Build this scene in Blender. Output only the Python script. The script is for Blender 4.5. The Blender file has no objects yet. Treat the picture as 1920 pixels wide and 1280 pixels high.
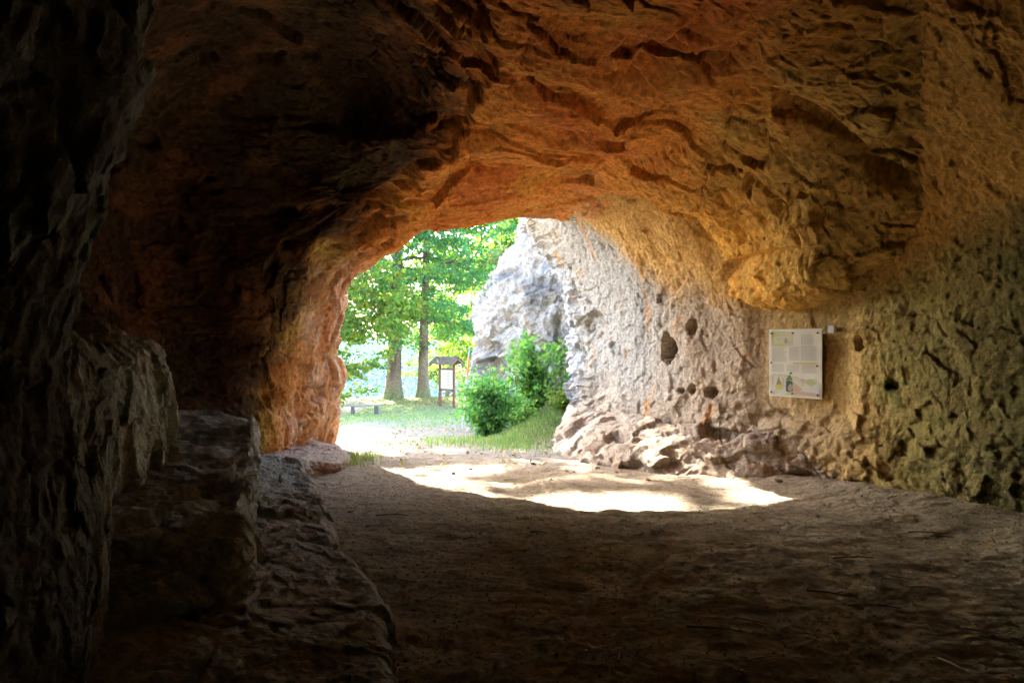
import bpy, math, random
import numpy as np
from mathutils import Vector

random.seed(7)
rng = np.random.default_rng(7)
SC = bpy.context.scene
COL = SC.collection

# ------------------------------------------------------------------ camera, sky, sun, exposure
F = 1280.0            # focal length in photo pixels (24 mm on full frame)
EYE = 1.6
cam_d = bpy.data.cameras.new('camera'); cam = bpy.data.objects.new('camera', cam_d); COL.objects.link(cam)
cam.location = (0, 0, EYE); cam.rotation_euler = (math.radians(90), 0, 0)
cam_d.sensor_width = 36; cam_d.lens = 24.0; cam_d.clip_start = 0.05; cam_d.clip_end = 3000
SC.camera = cam

SUN_TRAVEL = Vector((2.28, -4.6, -3.65)).normalized()
SUN_EL = math.asin(-SUN_TRAVEL.z)
SUN_AZ = math.atan2(-SUN_TRAVEL.x, -SUN_TRAVEL.y)
world = bpy.data.worlds.new('World'); SC.world = world; world.use_nodes = True
wn = world.node_tree.nodes; wl = world.node_tree.links
sky = wn.new('ShaderNodeTexSky'); sky.sky_type = 'NISHITA'; sky.sun_disc = False
sky.sun_elevation = SUN_EL; sky.sun_rotation = SUN_AZ % (2 * math.pi)
sky.dust_density = 2.0
wl.new(sky.outputs[0], wn['Background'].inputs[0]); wn['Background'].inputs[1].default_value = 0.15
sun_d = bpy.data.lights.new('sun', 'SUN'); sun_d.energy = 5.0; sun_d.angle = math.radians(0.6); sun_d.color = (1.0, 0.93, 0.82)
sun = bpy.data.objects.new('sun', sun_d); COL.objects.link(sun)
sun.rotation_euler = SUN_TRAVEL.to_track_quat('-Z', 'Y').to_euler(); sun.location = (-10, 25, 25)
SC.view_settings.view_transform = 'Standard'; SC.view_settings.look = 'None'
SC.view_settings.exposure = 4.2; SC.view_settings.gamma = 1.0
SC.cycles.max_bounces = 12; SC.cycles.diffuse_bounces = 6; SC.cycles.transmission_bounces = 6
SC.cycles.use_denoising = True
SC.cycles.sample_clamp_indirect = 6.0

# ------------------------------------------------------------------ helpers
def at(u, v, y):
    """a point seen at photo pixel (u, v) that stands y metres ahead"""
    return ((u - 960) * y / F, y, EYE + (640 - v) * y / F)

PERM = np.random.default_rng(3).permutation(256)
PERM = np.concatenate([PERM, PERM, PERM])
GRAD = np.random.default_rng(5).normal(size=(256, 3)); GRAD /= np.linalg.norm(GRAD, axis=1)[:, None]
G32 = GRAD.astype(np.float32)

def perlin(p):
    p = np.asarray(p, np.float32)
    if len(p) > 16384: return np.concatenate([perlin_block(p[i:i + 16384]) for i in range(0, len(p), 16384)])
    return perlin_block(p)

def perlin_block(p):
    pi = np.floor(p).astype(np.int64); pf = p - pi; pi &= 255
    w = pf * pf * pf * (pf * (pf * 6 - 15) + 10)
    out = np.zeros(len(p), np.float32)
    for dx in (0, 1):
        wx = w[:, 0] if dx else 1 - w[:, 0]
        for dy in (0, 1):
            wy = w[:, 1] if dy else 1 - w[:, 1]
            for dz in (0, 1):
                wz = w[:, 2] if dz else 1 - w[:, 2]
                h = PERM[PERM[PERM[(pi[:, 0] + dx) & 255] + ((pi[:, 1] + dy) & 255)] + ((pi[:, 2] + dz) & 255)]
                g = G32[h]
                out += wx * wy * wz * (g[:, 0] * (pf[:, 0] - dx) + g[:, 1] * (pf[:, 1] - dy) + g[:, 2] * (pf[:, 2] - dz))
    return out * 1.5

def fbm(p, octaves=4, gain=0.5, lac=2.03, ridged=False):
    p = np.asarray(p, float); o = np.zeros(len(p)); a = 1.0; s = 0.0
    for k in range(octaves):
        n = perlin(p + 17.3 * k)
        if ridged: n = 1 - 2 * np.abs(n)
        o += a * n; s += a; a *= gain; p = p * lac
    return o / s

def worley(p):
    pi = np.floor(p).astype(np.int64); best = np.full(len(p), 9.0); second = np.full(len(p), 9.0)
    for dx in (-1, 0, 1):
        for dy in (-1, 0, 1):
            for dz in (-1, 0, 1):
                c = pi + np.array((dx, dy, dz))
                h = PERM[PERM[PERM[c[:, 0] & 255] + (c[:, 1] & 255)] + (c[:, 2] & 255)]
                f = c + 0.5 + 0.45 * GRAD[h]
                d = np.linalg.norm(p - f, axis=1)
                second = np.where(d < best, best, np.minimum(second, d)); best = np.minimum(best, d)
    return best, second

def facet(p, seed=0.0):
    """broken-stone relief: every cell is a tilted plane; returns height and distance to the cell's edge"""
    p = p + seed; pi = np.floor(p - .5).astype(np.int64); n = len(p)
    best = np.full(n, 99.0); second = np.full(n, 99.0); val = np.zeros(n)
    for dx in (0, 1):
        for dy in (0, 1):
            for dz in (0, 1):
                c = pi + np.array((dx, dy, dz))
                h = PERM[PERM[PERM[c[:, 0] & 255] + (c[:, 1] & 255)] + (c[:, 2] & 255)]
                v = p - (c + .5 + .36 * GRAD[h]); d = np.einsum('ij,ij->i', v, v)
                m = d < best; second = np.where(m, best, np.minimum(second, d))
                t = GRAD[(h * 7 + 13) & 255]
                val = np.where(m, (PERM[(h + 91) & 255] / 127.5 - 1) * .6 + np.einsum('ij,ij->i', v, t) * 1.1, val); best = np.where(m, d, best)
    return val, np.sqrt(second) - np.sqrt(best)

def sstep(a, b, x):
    t = np.clip((x - a) / (b - a), 0, 1); return t * t * (3 - 2 * t)

def terrace(n, k, sharp=0.8):
    t = n * k; f = np.floor(t); return (f + sstep(sharp, 1.0, t - f)) / k

def catmull(ctrl, t):
    n = len(ctrl); t = np.clip(t, 0, n - 1 - 1e-9); i = np.floor(t).astype(int); f = t - i
    ext = np.concatenate([[2 * ctrl[0] - ctrl[1]], ctrl, [2 * ctrl[-1] - ctrl[-2]]])
    p0, p1, p2, p3 = ext[i], ext[i + 1], ext[i + 2], ext[i + 3]
    f = f.reshape((-1,) + (1,) * (ctrl.ndim - 1))
    return 0.5 * (2 * p1 + (p2 - p0) * f + (2 * p0 - 5 * p1 + 4 * p2 - p3) * f ** 2 + (3 * p1 - p0 - 3 * p2 + p3) * f ** 3)

def sample_params(ctrl, axis, k, lo, hi, behind=5.0, coarse=99):
    c = np.moveaxis(ctrl, axis, 0); ts = [0.0]
    for a in range(len(c) - 1):
        seg = np.linalg.norm(c[a + 1] - c[a], axis=1)
        mid = 0.5 * (c[a + 1] + c[a]); d = np.linalg.norm(mid - np.array((0, 0, EYE)), axis=1)
        sp = np.clip(k * d, lo, hi); sp = np.where(mid[:, 1] < 1.0, sp * behind, sp)
        if a >= coarse: sp = np.maximum(sp, .10)
        n = max(2, int(np.percentile(seg / sp, 82)))
        ts += list(a + (np.arange(n) + 1) / n)
    return np.array(ts)

def grid_normals(P):
    du = np.gradient(P, axis=0); dv = np.gradient(P, axis=1)
    n = np.cross(du, dv); n /= np.maximum(np.linalg.norm(n, axis=2), 1e-9)[..., None]
    return n

def mesh_obj(name, V, Fc, mat, tint=None, smooth=True, parent=None, sizes=None):
    """V (n,3); Fc (m,k) array of faces"""
    me = bpy.data.meshes.new(name); V = np.asarray(V, np.float32); Fc = np.asarray(Fc, np.int32)
    me.vertices.add(len(V)); me.vertices.foreach_set('co', V.ravel())
    m, k = Fc.shape
    me.loops.add(m * k); me.loops.foreach_set('vertex_index', Fc.ravel())
    me.polygons.add(m)
    me.polygons.foreach_set('loop_start', np.arange(0, m * k, k, dtype=np.int32))
    me.polygons.foreach_set('loop_total', np.full(m, k, np.int32))
    me.polygons.foreach_set('use_smooth', np.full(m, smooth, bool))
    me.update(calc_edges=True)
    if tint is not None:
        a = me.color_attributes.new('tint', 'FLOAT_COLOR', 'POINT')
        t = np.ones((len(V), 4), np.float32); t[:, :3] = tint
        a.data.foreach_set('color', t.ravel())
    me.materials.append(mat)
    o = bpy.data.objects.new(name, me); COL.objects.link(o)
    if parent: o.parent = parent
    return o

def grid_faces(nr, nc):
    i = np.arange(nr * nc).reshape(nr, nc)
    return np.stack([i[:-1, :-1], i[1:, :-1], i[1:, 1:], i[:-1, 1:]], -1)

def sub_mesh(name, V, Fc, mat, tint, parent=None):
    used, inv = np.unique(Fc.ravel(), return_inverse=True)
    return mesh_obj(name, V[used], inv.reshape(Fc.shape), mat, tint[used], parent=parent)

def tag(o, label, cat, group=None, kind=None):
    o['label'] = label; o['category'] = cat
    if group: o['group'] = group
    if kind: o['kind'] = kind
    return o

def empty(name, loc, rz=0.0):
    o = bpy.data.objects.new(name, None); COL.objects.link(o); o.location = loc; o.rotation_euler = (0, 0, rz)
    o.empty_display_size = 0.2
    return o

class MB:
    """collects shapes into one mesh"""
    def __init__(s): s.v = []; s.f = []; s.n = 0
    def add(s, V, Fs):
        s.v.append(np.asarray(V, float)); s.f += [tuple(int(i) + s.n for i in f) for f in Fs]; s.n += len(V)
    def box(s, x0, x1, y0, y1, z0, z1, bev=0.0):
        V = [(x0, y0, z0), (x1, y0, z0), (x1, y1, z0), (x0, y1, z0), (x0, y0, z1), (x1, y0, z1), (x1, y1, z1), (x0, y1, z1)]
        s.add(V, [(3, 2, 1, 0), (4, 5, 6, 7), (0, 1, 5, 4), (1, 2, 6, 5), (2, 3, 7, 6), (3, 0, 4, 7)])
    def tube(s, pts, rad, seg=8, cap=True):
        pts = np.asarray(pts, float); n = len(pts); rad = np.broadcast_to(rad, (n,))
        d = np.gradient(pts, axis=0); d /= np.maximum(np.linalg.norm(d, axis=1), 1e-9)[:, None]
        ref = np.array((0, 0, 1.0)) if abs(d[0, 2]) < 0.9 else np.array((1.0, 0, 0))
        a = np.cross(d, ref); a /= np.maximum(np.linalg.norm(a, axis=1), 1e-9)[:, None]; b = np.cross(d, a)
        th = np.arange(seg) * 2 * math.pi / seg
        V = pts[:, None] + rad[:, None, None] * (np.cos(th)[None, :, None] * a[:, None] + np.sin(th)[None, :, None] * b[:, None])
        V = V.reshape(-1, 3); Fs = []
        for i in range(n - 1):
            for j in range(seg):
                Fs.append((i * seg + j, i * seg + (j + 1) % seg, (i + 1) * seg + (j + 1) % seg, (i + 1) * seg + j))
        if cap: Fs.append(tuple(range(seg))[::-1]); Fs.append(tuple((n - 1) * seg + j for j in range(seg)))
        s.add(V, Fs)
    def build(s, name, mat, parent=None, smooth=False, bevel=0.0):
        me = bpy.data.meshes.new(name); me.from_pydata([tuple(p) for p in np.concatenate(s.v)], [], s.f); me.update()
        me.materials.append(mat)
        for p in me.polygons: p.use_smooth = smooth
        o = bpy.data.objects.new(name, me); COL.objects.link(o)
        if parent: o.parent = parent
        if bevel:
            md = o.modifiers.new('bevel', 'BEVEL'); md.width = bevel; md.segments = 2; md.limit_method = 'ANGLE'
        return o

# ------------------------------------------------------------------ materials
def new_mat(name):
    m = bpy.data.materials.new(name); m.use_nodes = True
    return m, m.node_tree.nodes, m.node_tree.links, m.node_tree.nodes['Principled BSDF']

def rock_material(name, rough=0.95, bump=0.5, fine=14.0, var=0.35, spec=0.25):
    m, N, L, b = new_mat(name)
    at_ = N.new('ShaderNodeVertexColor'); at_.layer_name = 'tint'
    tc = N.new('ShaderNodeTexCoord')
    n1 = N.new('ShaderNodeTexNoise'); n1.inputs['Scale'].default_value = fine; n1.inputs['Detail'].default_value = 8; n1.inputs['Roughness'].default_value = 0.62
    n2 = N.new('ShaderNodeTexNoise'); n2.inputs['Scale'].default_value = fine * 5; n2.inputs['Detail'].default_value = 6; n2.inputs['Roughness'].default_value = 0.7
    L.new(tc.outputs['Object'], n1.inputs['Vector']); L.new(tc.outputs['Object'], n2.inputs['Vector'])
    mr = N.new('ShaderNodeMapRange'); mr.inputs['From Min'].default_value = 0.3; mr.inputs['From Max'].default_value = 0.7
    mr.inputs['To Min'].default_value = 1 - var; mr.inputs['To Max'].default_value = 1 + var
    L.new(n1.outputs['Fac'], mr.inputs['Value'])
    mr2 = N.new('ShaderNodeMapRange'); mr2.inputs['From Min'].default_value = 0.3; mr2.inputs['From Max'].default_value = 0.7
    mr2.inputs['To Min'].default_value = 1 - var * 0.6; mr2.inputs['To Max'].default_value = 1 + var * 0.6
    L.new(n2.outputs['Fac'], mr2.inputs['Value'])
    mul = N.new('ShaderNodeMath'); mul.operation = 'MULTIPLY'; L.new(mr.outputs[0], mul.inputs[0]); L.new(mr2.outputs[0], mul.inputs[1])
    vm = N.new('ShaderNodeVectorMath'); vm.operation = 'SCALE'
    L.new(at_.outputs['Color'], vm.inputs[0]); L.new(mul.outputs[0], vm.inputs['Scale'])
    L.new(vm.outputs[0], b.inputs['Base Color'])
    bp = N.new('ShaderNodeBump'); bp.inputs['Strength'].default_value = bump; bp.inputs['Distance'].default_value = 0.028
    ad = N.new('ShaderNodeMath'); ad.operation = 'ADD'; sc = N.new('ShaderNodeMath'); sc.operation = 'MULTIPLY'; sc.inputs[1].default_value = 0.35
    L.new(n2.outputs['Fac'], sc.inputs[0]); L.new(n1.outputs['Fac'], ad.inputs[0]); L.new(sc.outputs[0], ad.inputs[1])
    L.new(ad.outputs[0], bp.inputs['Height']); L.new(bp.outputs[0], b.inputs['Normal'])
    b.inputs['Roughness'].default_value = rough; b.inputs['Specular IOR Level'].default_value = spec
    return m

M_ROCK = rock_material('sandstone', bump=0.9, var=.42)
M_PALE = rock_material('pale_stone', bump=0.9, fine=24, var=.42)
M_DARK = rock_material('grey_stone', rough=0.75, bump=1.0, fine=12, spec=0.4, var=.42)
M_DIRT = rock_material('dirt', bump=0.7, fine=18, var=0.4)

def simple(name, col, rough=0.6, spec=0.4, noise=0.0, scale=20.0, stretch=(1, 1, 1), bump=0.0, coat=0.0):
    m, N, L, b = new_mat(name)
    b.inputs['Base Color'].default_value = (*col, 1); b.inputs['Roughness'].default_value = rough
    b.inputs['Specular IOR Level'].default_value = spec
    if coat: b.inputs['Coat Weight'].default_value = coat; b.inputs['Coat Roughness'].default_value = 0.06
    if noise or bump:
        tc = N.new('ShaderNodeTexCoord'); mp = N.new('ShaderNodeMapping'); mp.inputs['Scale'].default_value = stretch
        n1 = N.new('ShaderNodeTexNoise'); n1.inputs['Scale'].default_value = scale; n1.inputs['Detail'].default_value = 6
        L.new(tc.outputs['Object'], mp.inputs[0]); L.new(mp.outputs[0], n1.inputs['Vector'])
        mr = N.new('ShaderNodeMapRange'); mr.inputs['From Min'].default_value = 0.3; mr.inputs['From Max'].default_value = 0.7
        mr.inputs['To Min'].default_value = 1 - noise; mr.inputs['To Max'].default_value = 1 + noise
        L.new(n1.outputs['Fac'], mr.inputs[0])
        vm = N.new('ShaderNodeVectorMath'); vm.operation = 'SCALE'; vm.inputs[0].default_value = col
        L.new(mr.outputs[0], vm.inputs['Scale']); L.new(vm.outputs[0], b.inputs['Base Color'])
        if bump:
            bp = N.new('ShaderNodeBump'); bp.inputs['Strength'].default_value = bump; bp.inputs['Distance'].default_value = 0.02
            L.new(n1.outputs['Fac'], bp.inputs['Height']); L.new(bp.outputs[0], b.inputs['Normal'])
    return m

def leaf_material(name, trans=0.55, rough=0.45):
    m = bpy.data.materials.new(name); m.use_nodes = True; N = m.node_tree.nodes; L = m.node_tree.links
    b = N['Principled BSDF']; out = N['Material Output']
    a = N.new('ShaderNodeVertexColor'); a.layer_name = 'tint'
    L.new(a.outputs['Color'], b.inputs['Base Color']); b.inputs['Roughness'].default_value = rough
    tr = N.new('ShaderNodeBsdfTranslucent')
    sc = N.new('ShaderNodeVectorMath'); sc.operation = 'MULTIPLY'; sc.inputs[1].default_value = (1.2, 1.25, 0.75)
    L.new(a.outputs['Color'], sc.inputs[0]); L.new(sc.outputs[0], tr.inputs['Color'])
    mx = N.new('ShaderNodeMixShader'); mx.inputs[0].default_value = trans
    L.new(b.outputs[0], mx.inputs[1]); L.new(tr.outputs[0], mx.inputs[2]); L.new(mx.outputs[0], out.inputs['Surface'])
    return m

M_LEAF = leaf_material('leaf', trans=.6)
M_GRASS = leaf_material('grass', trans=0.4, rough=0.6)
M_BARK = rock_material('bark', bump=0.9, fine=9)
M_STEM = simple('stem', (0.10, 0.075, 0.05), 0.8, 0.2)
M_WOOD = simple('weathered_wood', (0.16, 0.10, 0.065), 0.8, 0.2, noise=0.35, scale=6, stretch=(1, 1, 6), bump=0.3)
M_REDWOOD = simple('red_wood', (0.16, 0.055, 0.035), 0.7, 0.25, noise=0.3, scale=8, stretch=(4, 4, 0.6), bump=0.3)
M_SHINGLE = simple('shingle', (0.17, 0.13, 0.10), 0.85, 0.2, noise=0.35, scale=9, bump=0.5)

# ------------------------------------------------------------------ ground height
def ground_z(x, y):
    x = np.asarray(x, float); y = np.asarray(y, float)
    z = np.interp(y, [-10, 6, 11, 14, 20, 30, 36, 41, 46, 60, 90, 150, 260, 330, 420, 700],
                  [0, 0, -.18, -.42, -.86, -1.6, -1.62, -1.75, -2.6, -6.5, -16, -32, -36, -20, -4, 6])
    z = z + 0.30 * np.exp(-((y - 35.8) / 2.0) ** 2) * sstep(-12, -3, x) * sstep(4, 0, x)           # bank under the trees
    z = z + 1.0 * np.exp(-((x - 1.2) / .85) ** 2 - ((y - 15.0) / 1.2) ** 2)                         # bank under the shrubs
    z = z + 0.35 * np.exp(-((x - .5) / .6) ** 2 - ((y - 13.3) / .9) ** 2)
    z = z + 0.10 * np.exp(-((x - .42) / .30) ** 2 - ((y - 7.75) / .22) ** 2)                        # small dirt mound
    z = z + 0.16 * sstep(-.9, .1, x - np.interp(y, [2, 5.5, 7.4, 9], [4.4, 4.2, 3.4, 2.6])) * sstep(10.5, 8.5, y)
    return z

# ------------------------------------------------------------------ rock sheets
def holes(P, Nn, spec):
    """sink small niches into a wall: (u, v, ru, rv, depth) or with a turn"""
    u = 960 + P[..., 0] / np.maximum(P[..., 1], .3) * F; v = 640 - (P[..., 2] - EYE) / np.maximum(P[..., 1], .3) * F
    d = np.zeros(P.shape[:2]); pp = P.reshape(-1, 3)
    wob_ = (1.5 * fbm(pp * 3.2 + 7, 4, .6)).reshape(P.shape[:2]); wob_2 = (.9 * fbm(pp * 3.5 + 70, 3, .6)).reshape(P.shape[:2])
    for (cu, cv, ru, rv, dep) in spec:
        q = ((u - cu) / ru + .35 * wob_2) ** 2 + ((v - cv) / rv + .35 * wob_) ** 2; q = q * (1 + .9 * np.clip(wob_, -.7, 1.5))
        q = np.where(P[..., 1] > 1, q, 9)
        d += dep * sstep(1.25, 0.55, q)
    return d

def lerp(a, b, t):
    t = np.asarray(t)[..., None]; return np.asarray(a) * (1 - t) + np.asarray(b) * t

# ---- the vault: far left wall, ceiling, brow over the mouth and the hill outside
A = at
lip = [A(612, 900, 11.6), A(622, 800, 11.5), A(642, 715, 11.4), A(634, 648, 11.3), A(648, 565, 11.1), A(662, 512, 10.9), A(735, 478, 10.7),
       A(798, 440, 10.6), A(900, 422, 10.7), A(1005, 404, 11.3), A(1090, 420, 11.8), A(1160, 490, 11.9), A(1230, 585, 12.2), (3.6, 12.9, 2.2)]
r8 = [A(515, 930, 9.2), A(520, 830, 9.3), A(538, 730, 9.6), A(545, 660, 9.6), A(565, 580, 9.6), A(592, 505, 9.6), A(655, 432, 9.45),
      A(730, 380, 9.3), A(855, 322, 9.1), A(1000, 315, 9.1), A(1130, 350, 9.5), A(1185, 455, 10.9), A(1215, 575, 11.3), (3.0, 12.0, 2.05)]
r7 = [A(465, 930, 8.4), A(460, 810, 8.6), A(450, 720, 8.8), A(458, 640, 9.0), A(480, 560, 9.1), A(520, 470, 9.15), A(590, 380, 9.15),
      A(690, 310, 8.9), A(845, 245, 8.1), A(1000, 240, 7.9), A(1210, 290, 7.9), A(1330, 430, 8.5), A(1385, 572, 8.78), (3.6, 9.7, 2.1)]
r6 = [A(395, 930, 8.0), A(385, 800, 8.2), A(375, 720, 8.5), A(362, 640, 8.7), A(372, 540, 8.9), A(400, 420, 9.0), A(490, 300, 9.0),
      A(655, 190, 8.6), A(845, 145, 6.8), A(1010, 150, 6.5), A(1300, 195, 6.55), A(1480, 350, 6.95), A(1560, 550, 7.28), (4.3, 8.5, 2.25)]
r5 = [A(280, 930, 7.4), A(265, 800, 7.6), A(250, 720, 7.8), A(230, 620, 8.0), A(215, 480, 8.2), A(240, 330, 8.3), A(350, 170, 8.2),
      A(575, 70, 7.5), A(820, 20, 5.7), A(1020, 20, 5.15), A(1400, 60, 5.2), A(1590, 255, 6.05), A(1655, 480, 6.85), (4.8, 7.8, 2.6)]
r4 = [(-4.8, 5.5, -.4), (-4.9, 5.5, .6), (-5.0, 5.5, 1.2), (-5.0, 5.5, 1.7), (-4.9, 5.4, 2.5), (-4.4, 5.2, 3.4), (-3.2, 5.0, 4.2),
      (-1.5, 4.5, 4.6), (-.5, 3.8, 4.35), (.3, 3.4, 4.1), (1.7, 3.6, 3.95), (3.3, 4.3, 3.95), (4.7, 5.0, 3.4), (5.9, 5.6, 3.0)]
r3 = [(-3.6, 2.6, -.4), (-3.7, 2.5, .6), (-3.7, 2.5, 1.2), (-3.6, 2.4, 1.7), (-3.5, 2.2, 2.4), (-3.1, 1.9, 3.0), (-2.2, 1.6, 3.5),
      (-1.2, 1.2, 3.8), (-.3, 1, 3.9), (.5, 1, 3.9), (1.8, 1.2, 3.75), (3.2, 1.8, 3.8), (4.7, 2.2, 3.4), (6.0, 2.6, 3.0)]
r2 = [(-3.0, -1.8, -.4), (-3.1, -1.8, .6), (-3.1, -1.8, 1.2), (-3.0, -1.8, 1.7), (-2.9, -1.8, 2.2), (-2.5, -1.8, 2.7), (-1.8, -1.8, 3.1),
      (-1.0, -1.8, 3.3), (-.2, -1.8, 3.4), (.6, -1.8, 3.4), (1.8, -1.8, 3.3), (3.1, -1.8, 3.1), (4.3, -1.8, 2.8), (5.6, -1.8, 2.6)]
r1 = [(x * .8, -4.6, .15 + (z + .0) * .8) for x, y, z in r2]
r0 = [(x * .7, -5.6, -.5 + z * .3) for x, y, z in r2]
outs = []
for dr, dy in ((.30, .30), (1.0, .45), (2.4, .3), (4.2, -1.5), (4.8, -8), (4.8, -17)):
    row = []
    for (x, y, z) in lip:
        ex, ez = x - 0.1, max(z - 1.2, 0.02)
        l = math.hypot(ex, ez); row.append((x + dr * ex / l, y + dy, z + dr * ez / l))
    outs.append(row)
vault = np.array([r0, r1, r2, r3, r4, r5, r6, r7, r8, lip] + outs, float)
tr = sample_params(vault, 0, .0020, .010, .4, coarse=10); tc_ = sample_params(vault[4:10], 1, .0022, .011, .3)
V0 = np.moveaxis(catmull(np.moveaxis(catmull(vault, tr), 1, 0), tc_), 0, 1)
TT, SS = np.meshgrid(tr, tc_, indexing='ij')
Nn = -grid_normals(V0)           # towards the open side
p = V0.reshape(-1, 3); sh = V0.shape[:2]
if np.dot(Nn[np.searchsorted(tr, 6), np.searchsorted(tc_, 8)], (0, 0, -1)) < 0: Nn = -Nn
outside = sstep(9.05, 9.6, TT)
ceil_w = sstep(5.0, 6.5, SS)
warp = np.stack([fbm(p * .7 + 3, 3), fbm(p * .7 + 31, 3), fbm(p * .7 + 57, 3)], 1)
big = fbm(p * .55 + warp * .5 + 5, 4).reshape(sh)
rot = np.array([[.96, .28, 0], [-.28, .96, 0], [0, 0, 1]])
q = p @ rot.T
w2_ = np.stack([fbm(p * 2.1 + 3, 3), fbm(p * 2.1 + 31, 3), fbm(p * 2.1 + 57, 3)], 1)
t1, e1 = facet(q * (.42, .95, 1.1) + warp * .25 + w2_ * .10, 3.3); t2, e2 = facet(q * (1.15, 2.7, 2.6) + warp * .35 + w2_ * .16, 51.7); t3, e3 = facet(q * (3.4, 7.5, 7) + w2_ * .4, 9.1)
t5, e5 = facet(q * (9, 17, 17) + w2_ * .5, 19.1); t5 = t5.reshape(sh)
t4 = terrace(fbm(q * (.5, 1.5, 1.5) + warp * .45 + 9, 5, .5), 6, .75).reshape(sh)
t1, t2, t3, e1, e2, e3 = [a_.reshape(sh) for a_ in (t1, t2, t3, e1, e2, e3)]
mk2 = sstep(-.25, .2, fbm(p * .9 + 71, 3)).reshape(sh); mk3 = sstep(-.1, .25, fbm(p * 1.6 + 37, 3)).reshape(sh)
fine = fbm(p * 9, 5, .6).reshape(sh)
wp, _ = worley(p * 2.2 + warp)
pits = (sstep(.30, .12, wp) * sstep(.05, .3, fbm(p * .8 + 77, 2))).reshape(sh)
mouth = sstep(8.2, 9, TT) * (1 - outside)
amp = (1 - .45 * mouth) * (1 - .55 * sstep(10.4, 11.3, SS) * sstep(7.2, 8, TT))
fine2 = fbm(q * (16, 34, 30), 3, .6).reshape(sh); med = fbm(q * (1.6, 4.5, 4) + w2_ * .4 + 5, 5, .55).reshape(sh)
disp = amp * (.15 * big + .11 * t1 * (.4 + .6 * ceil_w) + .055 * t2 * (.25 + .75 * mk2) + .022 * t3 * (.2 + .8 * mk3) + .035 * t4 + .014 * med) + .009 * t5 + .012 * fine + .006 * fine2 - .08 * pits
pn = fbm(p * .8 + 7, 4).reshape(sh); pn2 = fbm(p * 1.7 + 70, 4).reshape(sh); jag = .22 * t2 + .12 * t1 + .10 * t3
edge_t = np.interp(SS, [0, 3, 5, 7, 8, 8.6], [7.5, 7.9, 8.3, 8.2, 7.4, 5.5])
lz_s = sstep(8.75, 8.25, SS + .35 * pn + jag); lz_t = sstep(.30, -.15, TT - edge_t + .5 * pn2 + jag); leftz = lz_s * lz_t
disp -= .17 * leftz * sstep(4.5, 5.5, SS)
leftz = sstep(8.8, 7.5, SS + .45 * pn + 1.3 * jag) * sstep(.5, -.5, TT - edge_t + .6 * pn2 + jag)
pk, _ = worley(q * (3.4, 10, 10) + w2_ * .5); pk = pk.reshape(sh)
disp -= .022 * sstep(.06, .0, e3) * mk3 + .028 * sstep(.30, .12, pk) * sstep(-.1, .25, fbm(p * 1.3 + 63, 2)).reshape(sh)
disp -= .03 * sstep(.06, .0, e1) * mk3 + .014 * sstep(.08, .0, e2) * mk2
# long fissures across the ceiling and the deep shadowed grooves, sunk into the rock
U = 960 + V0[..., 0] / np.maximum(V0[..., 1], .5) * F; Vv = 640 - (V0[..., 2] - EYE) / np.maximum(V0[..., 1], .5) * F
def groove(pts, w, dep, side=1.0):
    global disp
    pts = np.array(pts, float); best = np.full(sh, 1e9); sgn = np.zeros(sh)
    wob = 9 * fbm(p * 1.8 + 13, 2).reshape(sh)
    for a, b in zip(pts[:-1], pts[1:]):
        ab = b - a; t = np.clip(((U - a[0]) * ab[0] + (Vv - a[1]) * ab[1]) / (ab @ ab), 0, 1)
        du = U - a[0] - t * ab[0]; dv = Vv - a[1] - t * ab[1]; d = np.hypot(du, dv) 
        cr = np.sign(ab[0] * dv - ab[1] * du); m = d < best
        best = np.where(m, d, best); sgn = np.where(m, cr, sgn)
    s = best * sgn + wob
    disp = disp - np.where((TT > 3.3) & (TT < 9), dep * sstep(-w * .5, w * .3, s) * sstep(w * 3.2, 0, s), 0)
groove([(860, 300), (960, 312), (1050, 322), (1120, 318), (1190, 300), (1260, 272)], 15, .16)
groove([(620, 250), (820, 262), (960, 250), (1080, 260), (1150, 240)], 34, -.14)
groove([(1490, 195), (1560, 235), (1625, 290), (1690, 320)], 16, .20)
groove([(880, 175), (960, 150), (1060, 130), (1130, 100), (1190, 70)], 16, .12)
groove([(1240, 610), (1330, 500), (1450, 470), (1560, 450)], 12, .10)
groove([(1170, 110), (1240, 75), (1300, 40)], 18, .16)
groove([(1180, 130), (1200, 110), (1290, 100), (1400, 75)], 16, .13)
groove([(430, 400), (560, 385), (700, 390)], 20, .09)
groove([(560, 440), (640, 400), (760, 370), (850, 330)], 14, .07)
disp -= holes(V0, Nn, [(392, 128, 22, 14, .12), (295, 276, 18, 16, .14), (388, 334, 12, 6, .1), (398, 356, 14, 6, .1), (500, 130, 30, 12, .1), (520, 388, 26, 12, .12),
                       (645, 228, 14, 10, .1), (590, 735, 22, 18, .12), (1405, 345, 10, 20, .12), (900, 325, 16, 5, .06)])
flute = fbm(p * (5, 5, .9) + w2_ * .4 + 15, 4, .55).reshape(sh)
disp += (.05 * flute + .05 * t2) * sstep(7.6, 8.3, TT) * (1 - outside) * sstep(6, 4.8, SS)
disp = disp * (1 - .0 * outside) + outside * .25 * fbm(p * .9, 4).reshape(sh)
disp *= sstep(0, 1.2, TT) * (1 - .7 * sstep(6.9, 7.4, TT) * sstep(11.2, 11.9, SS))
V1 = V0 + Nn * disp[..., None]
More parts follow.
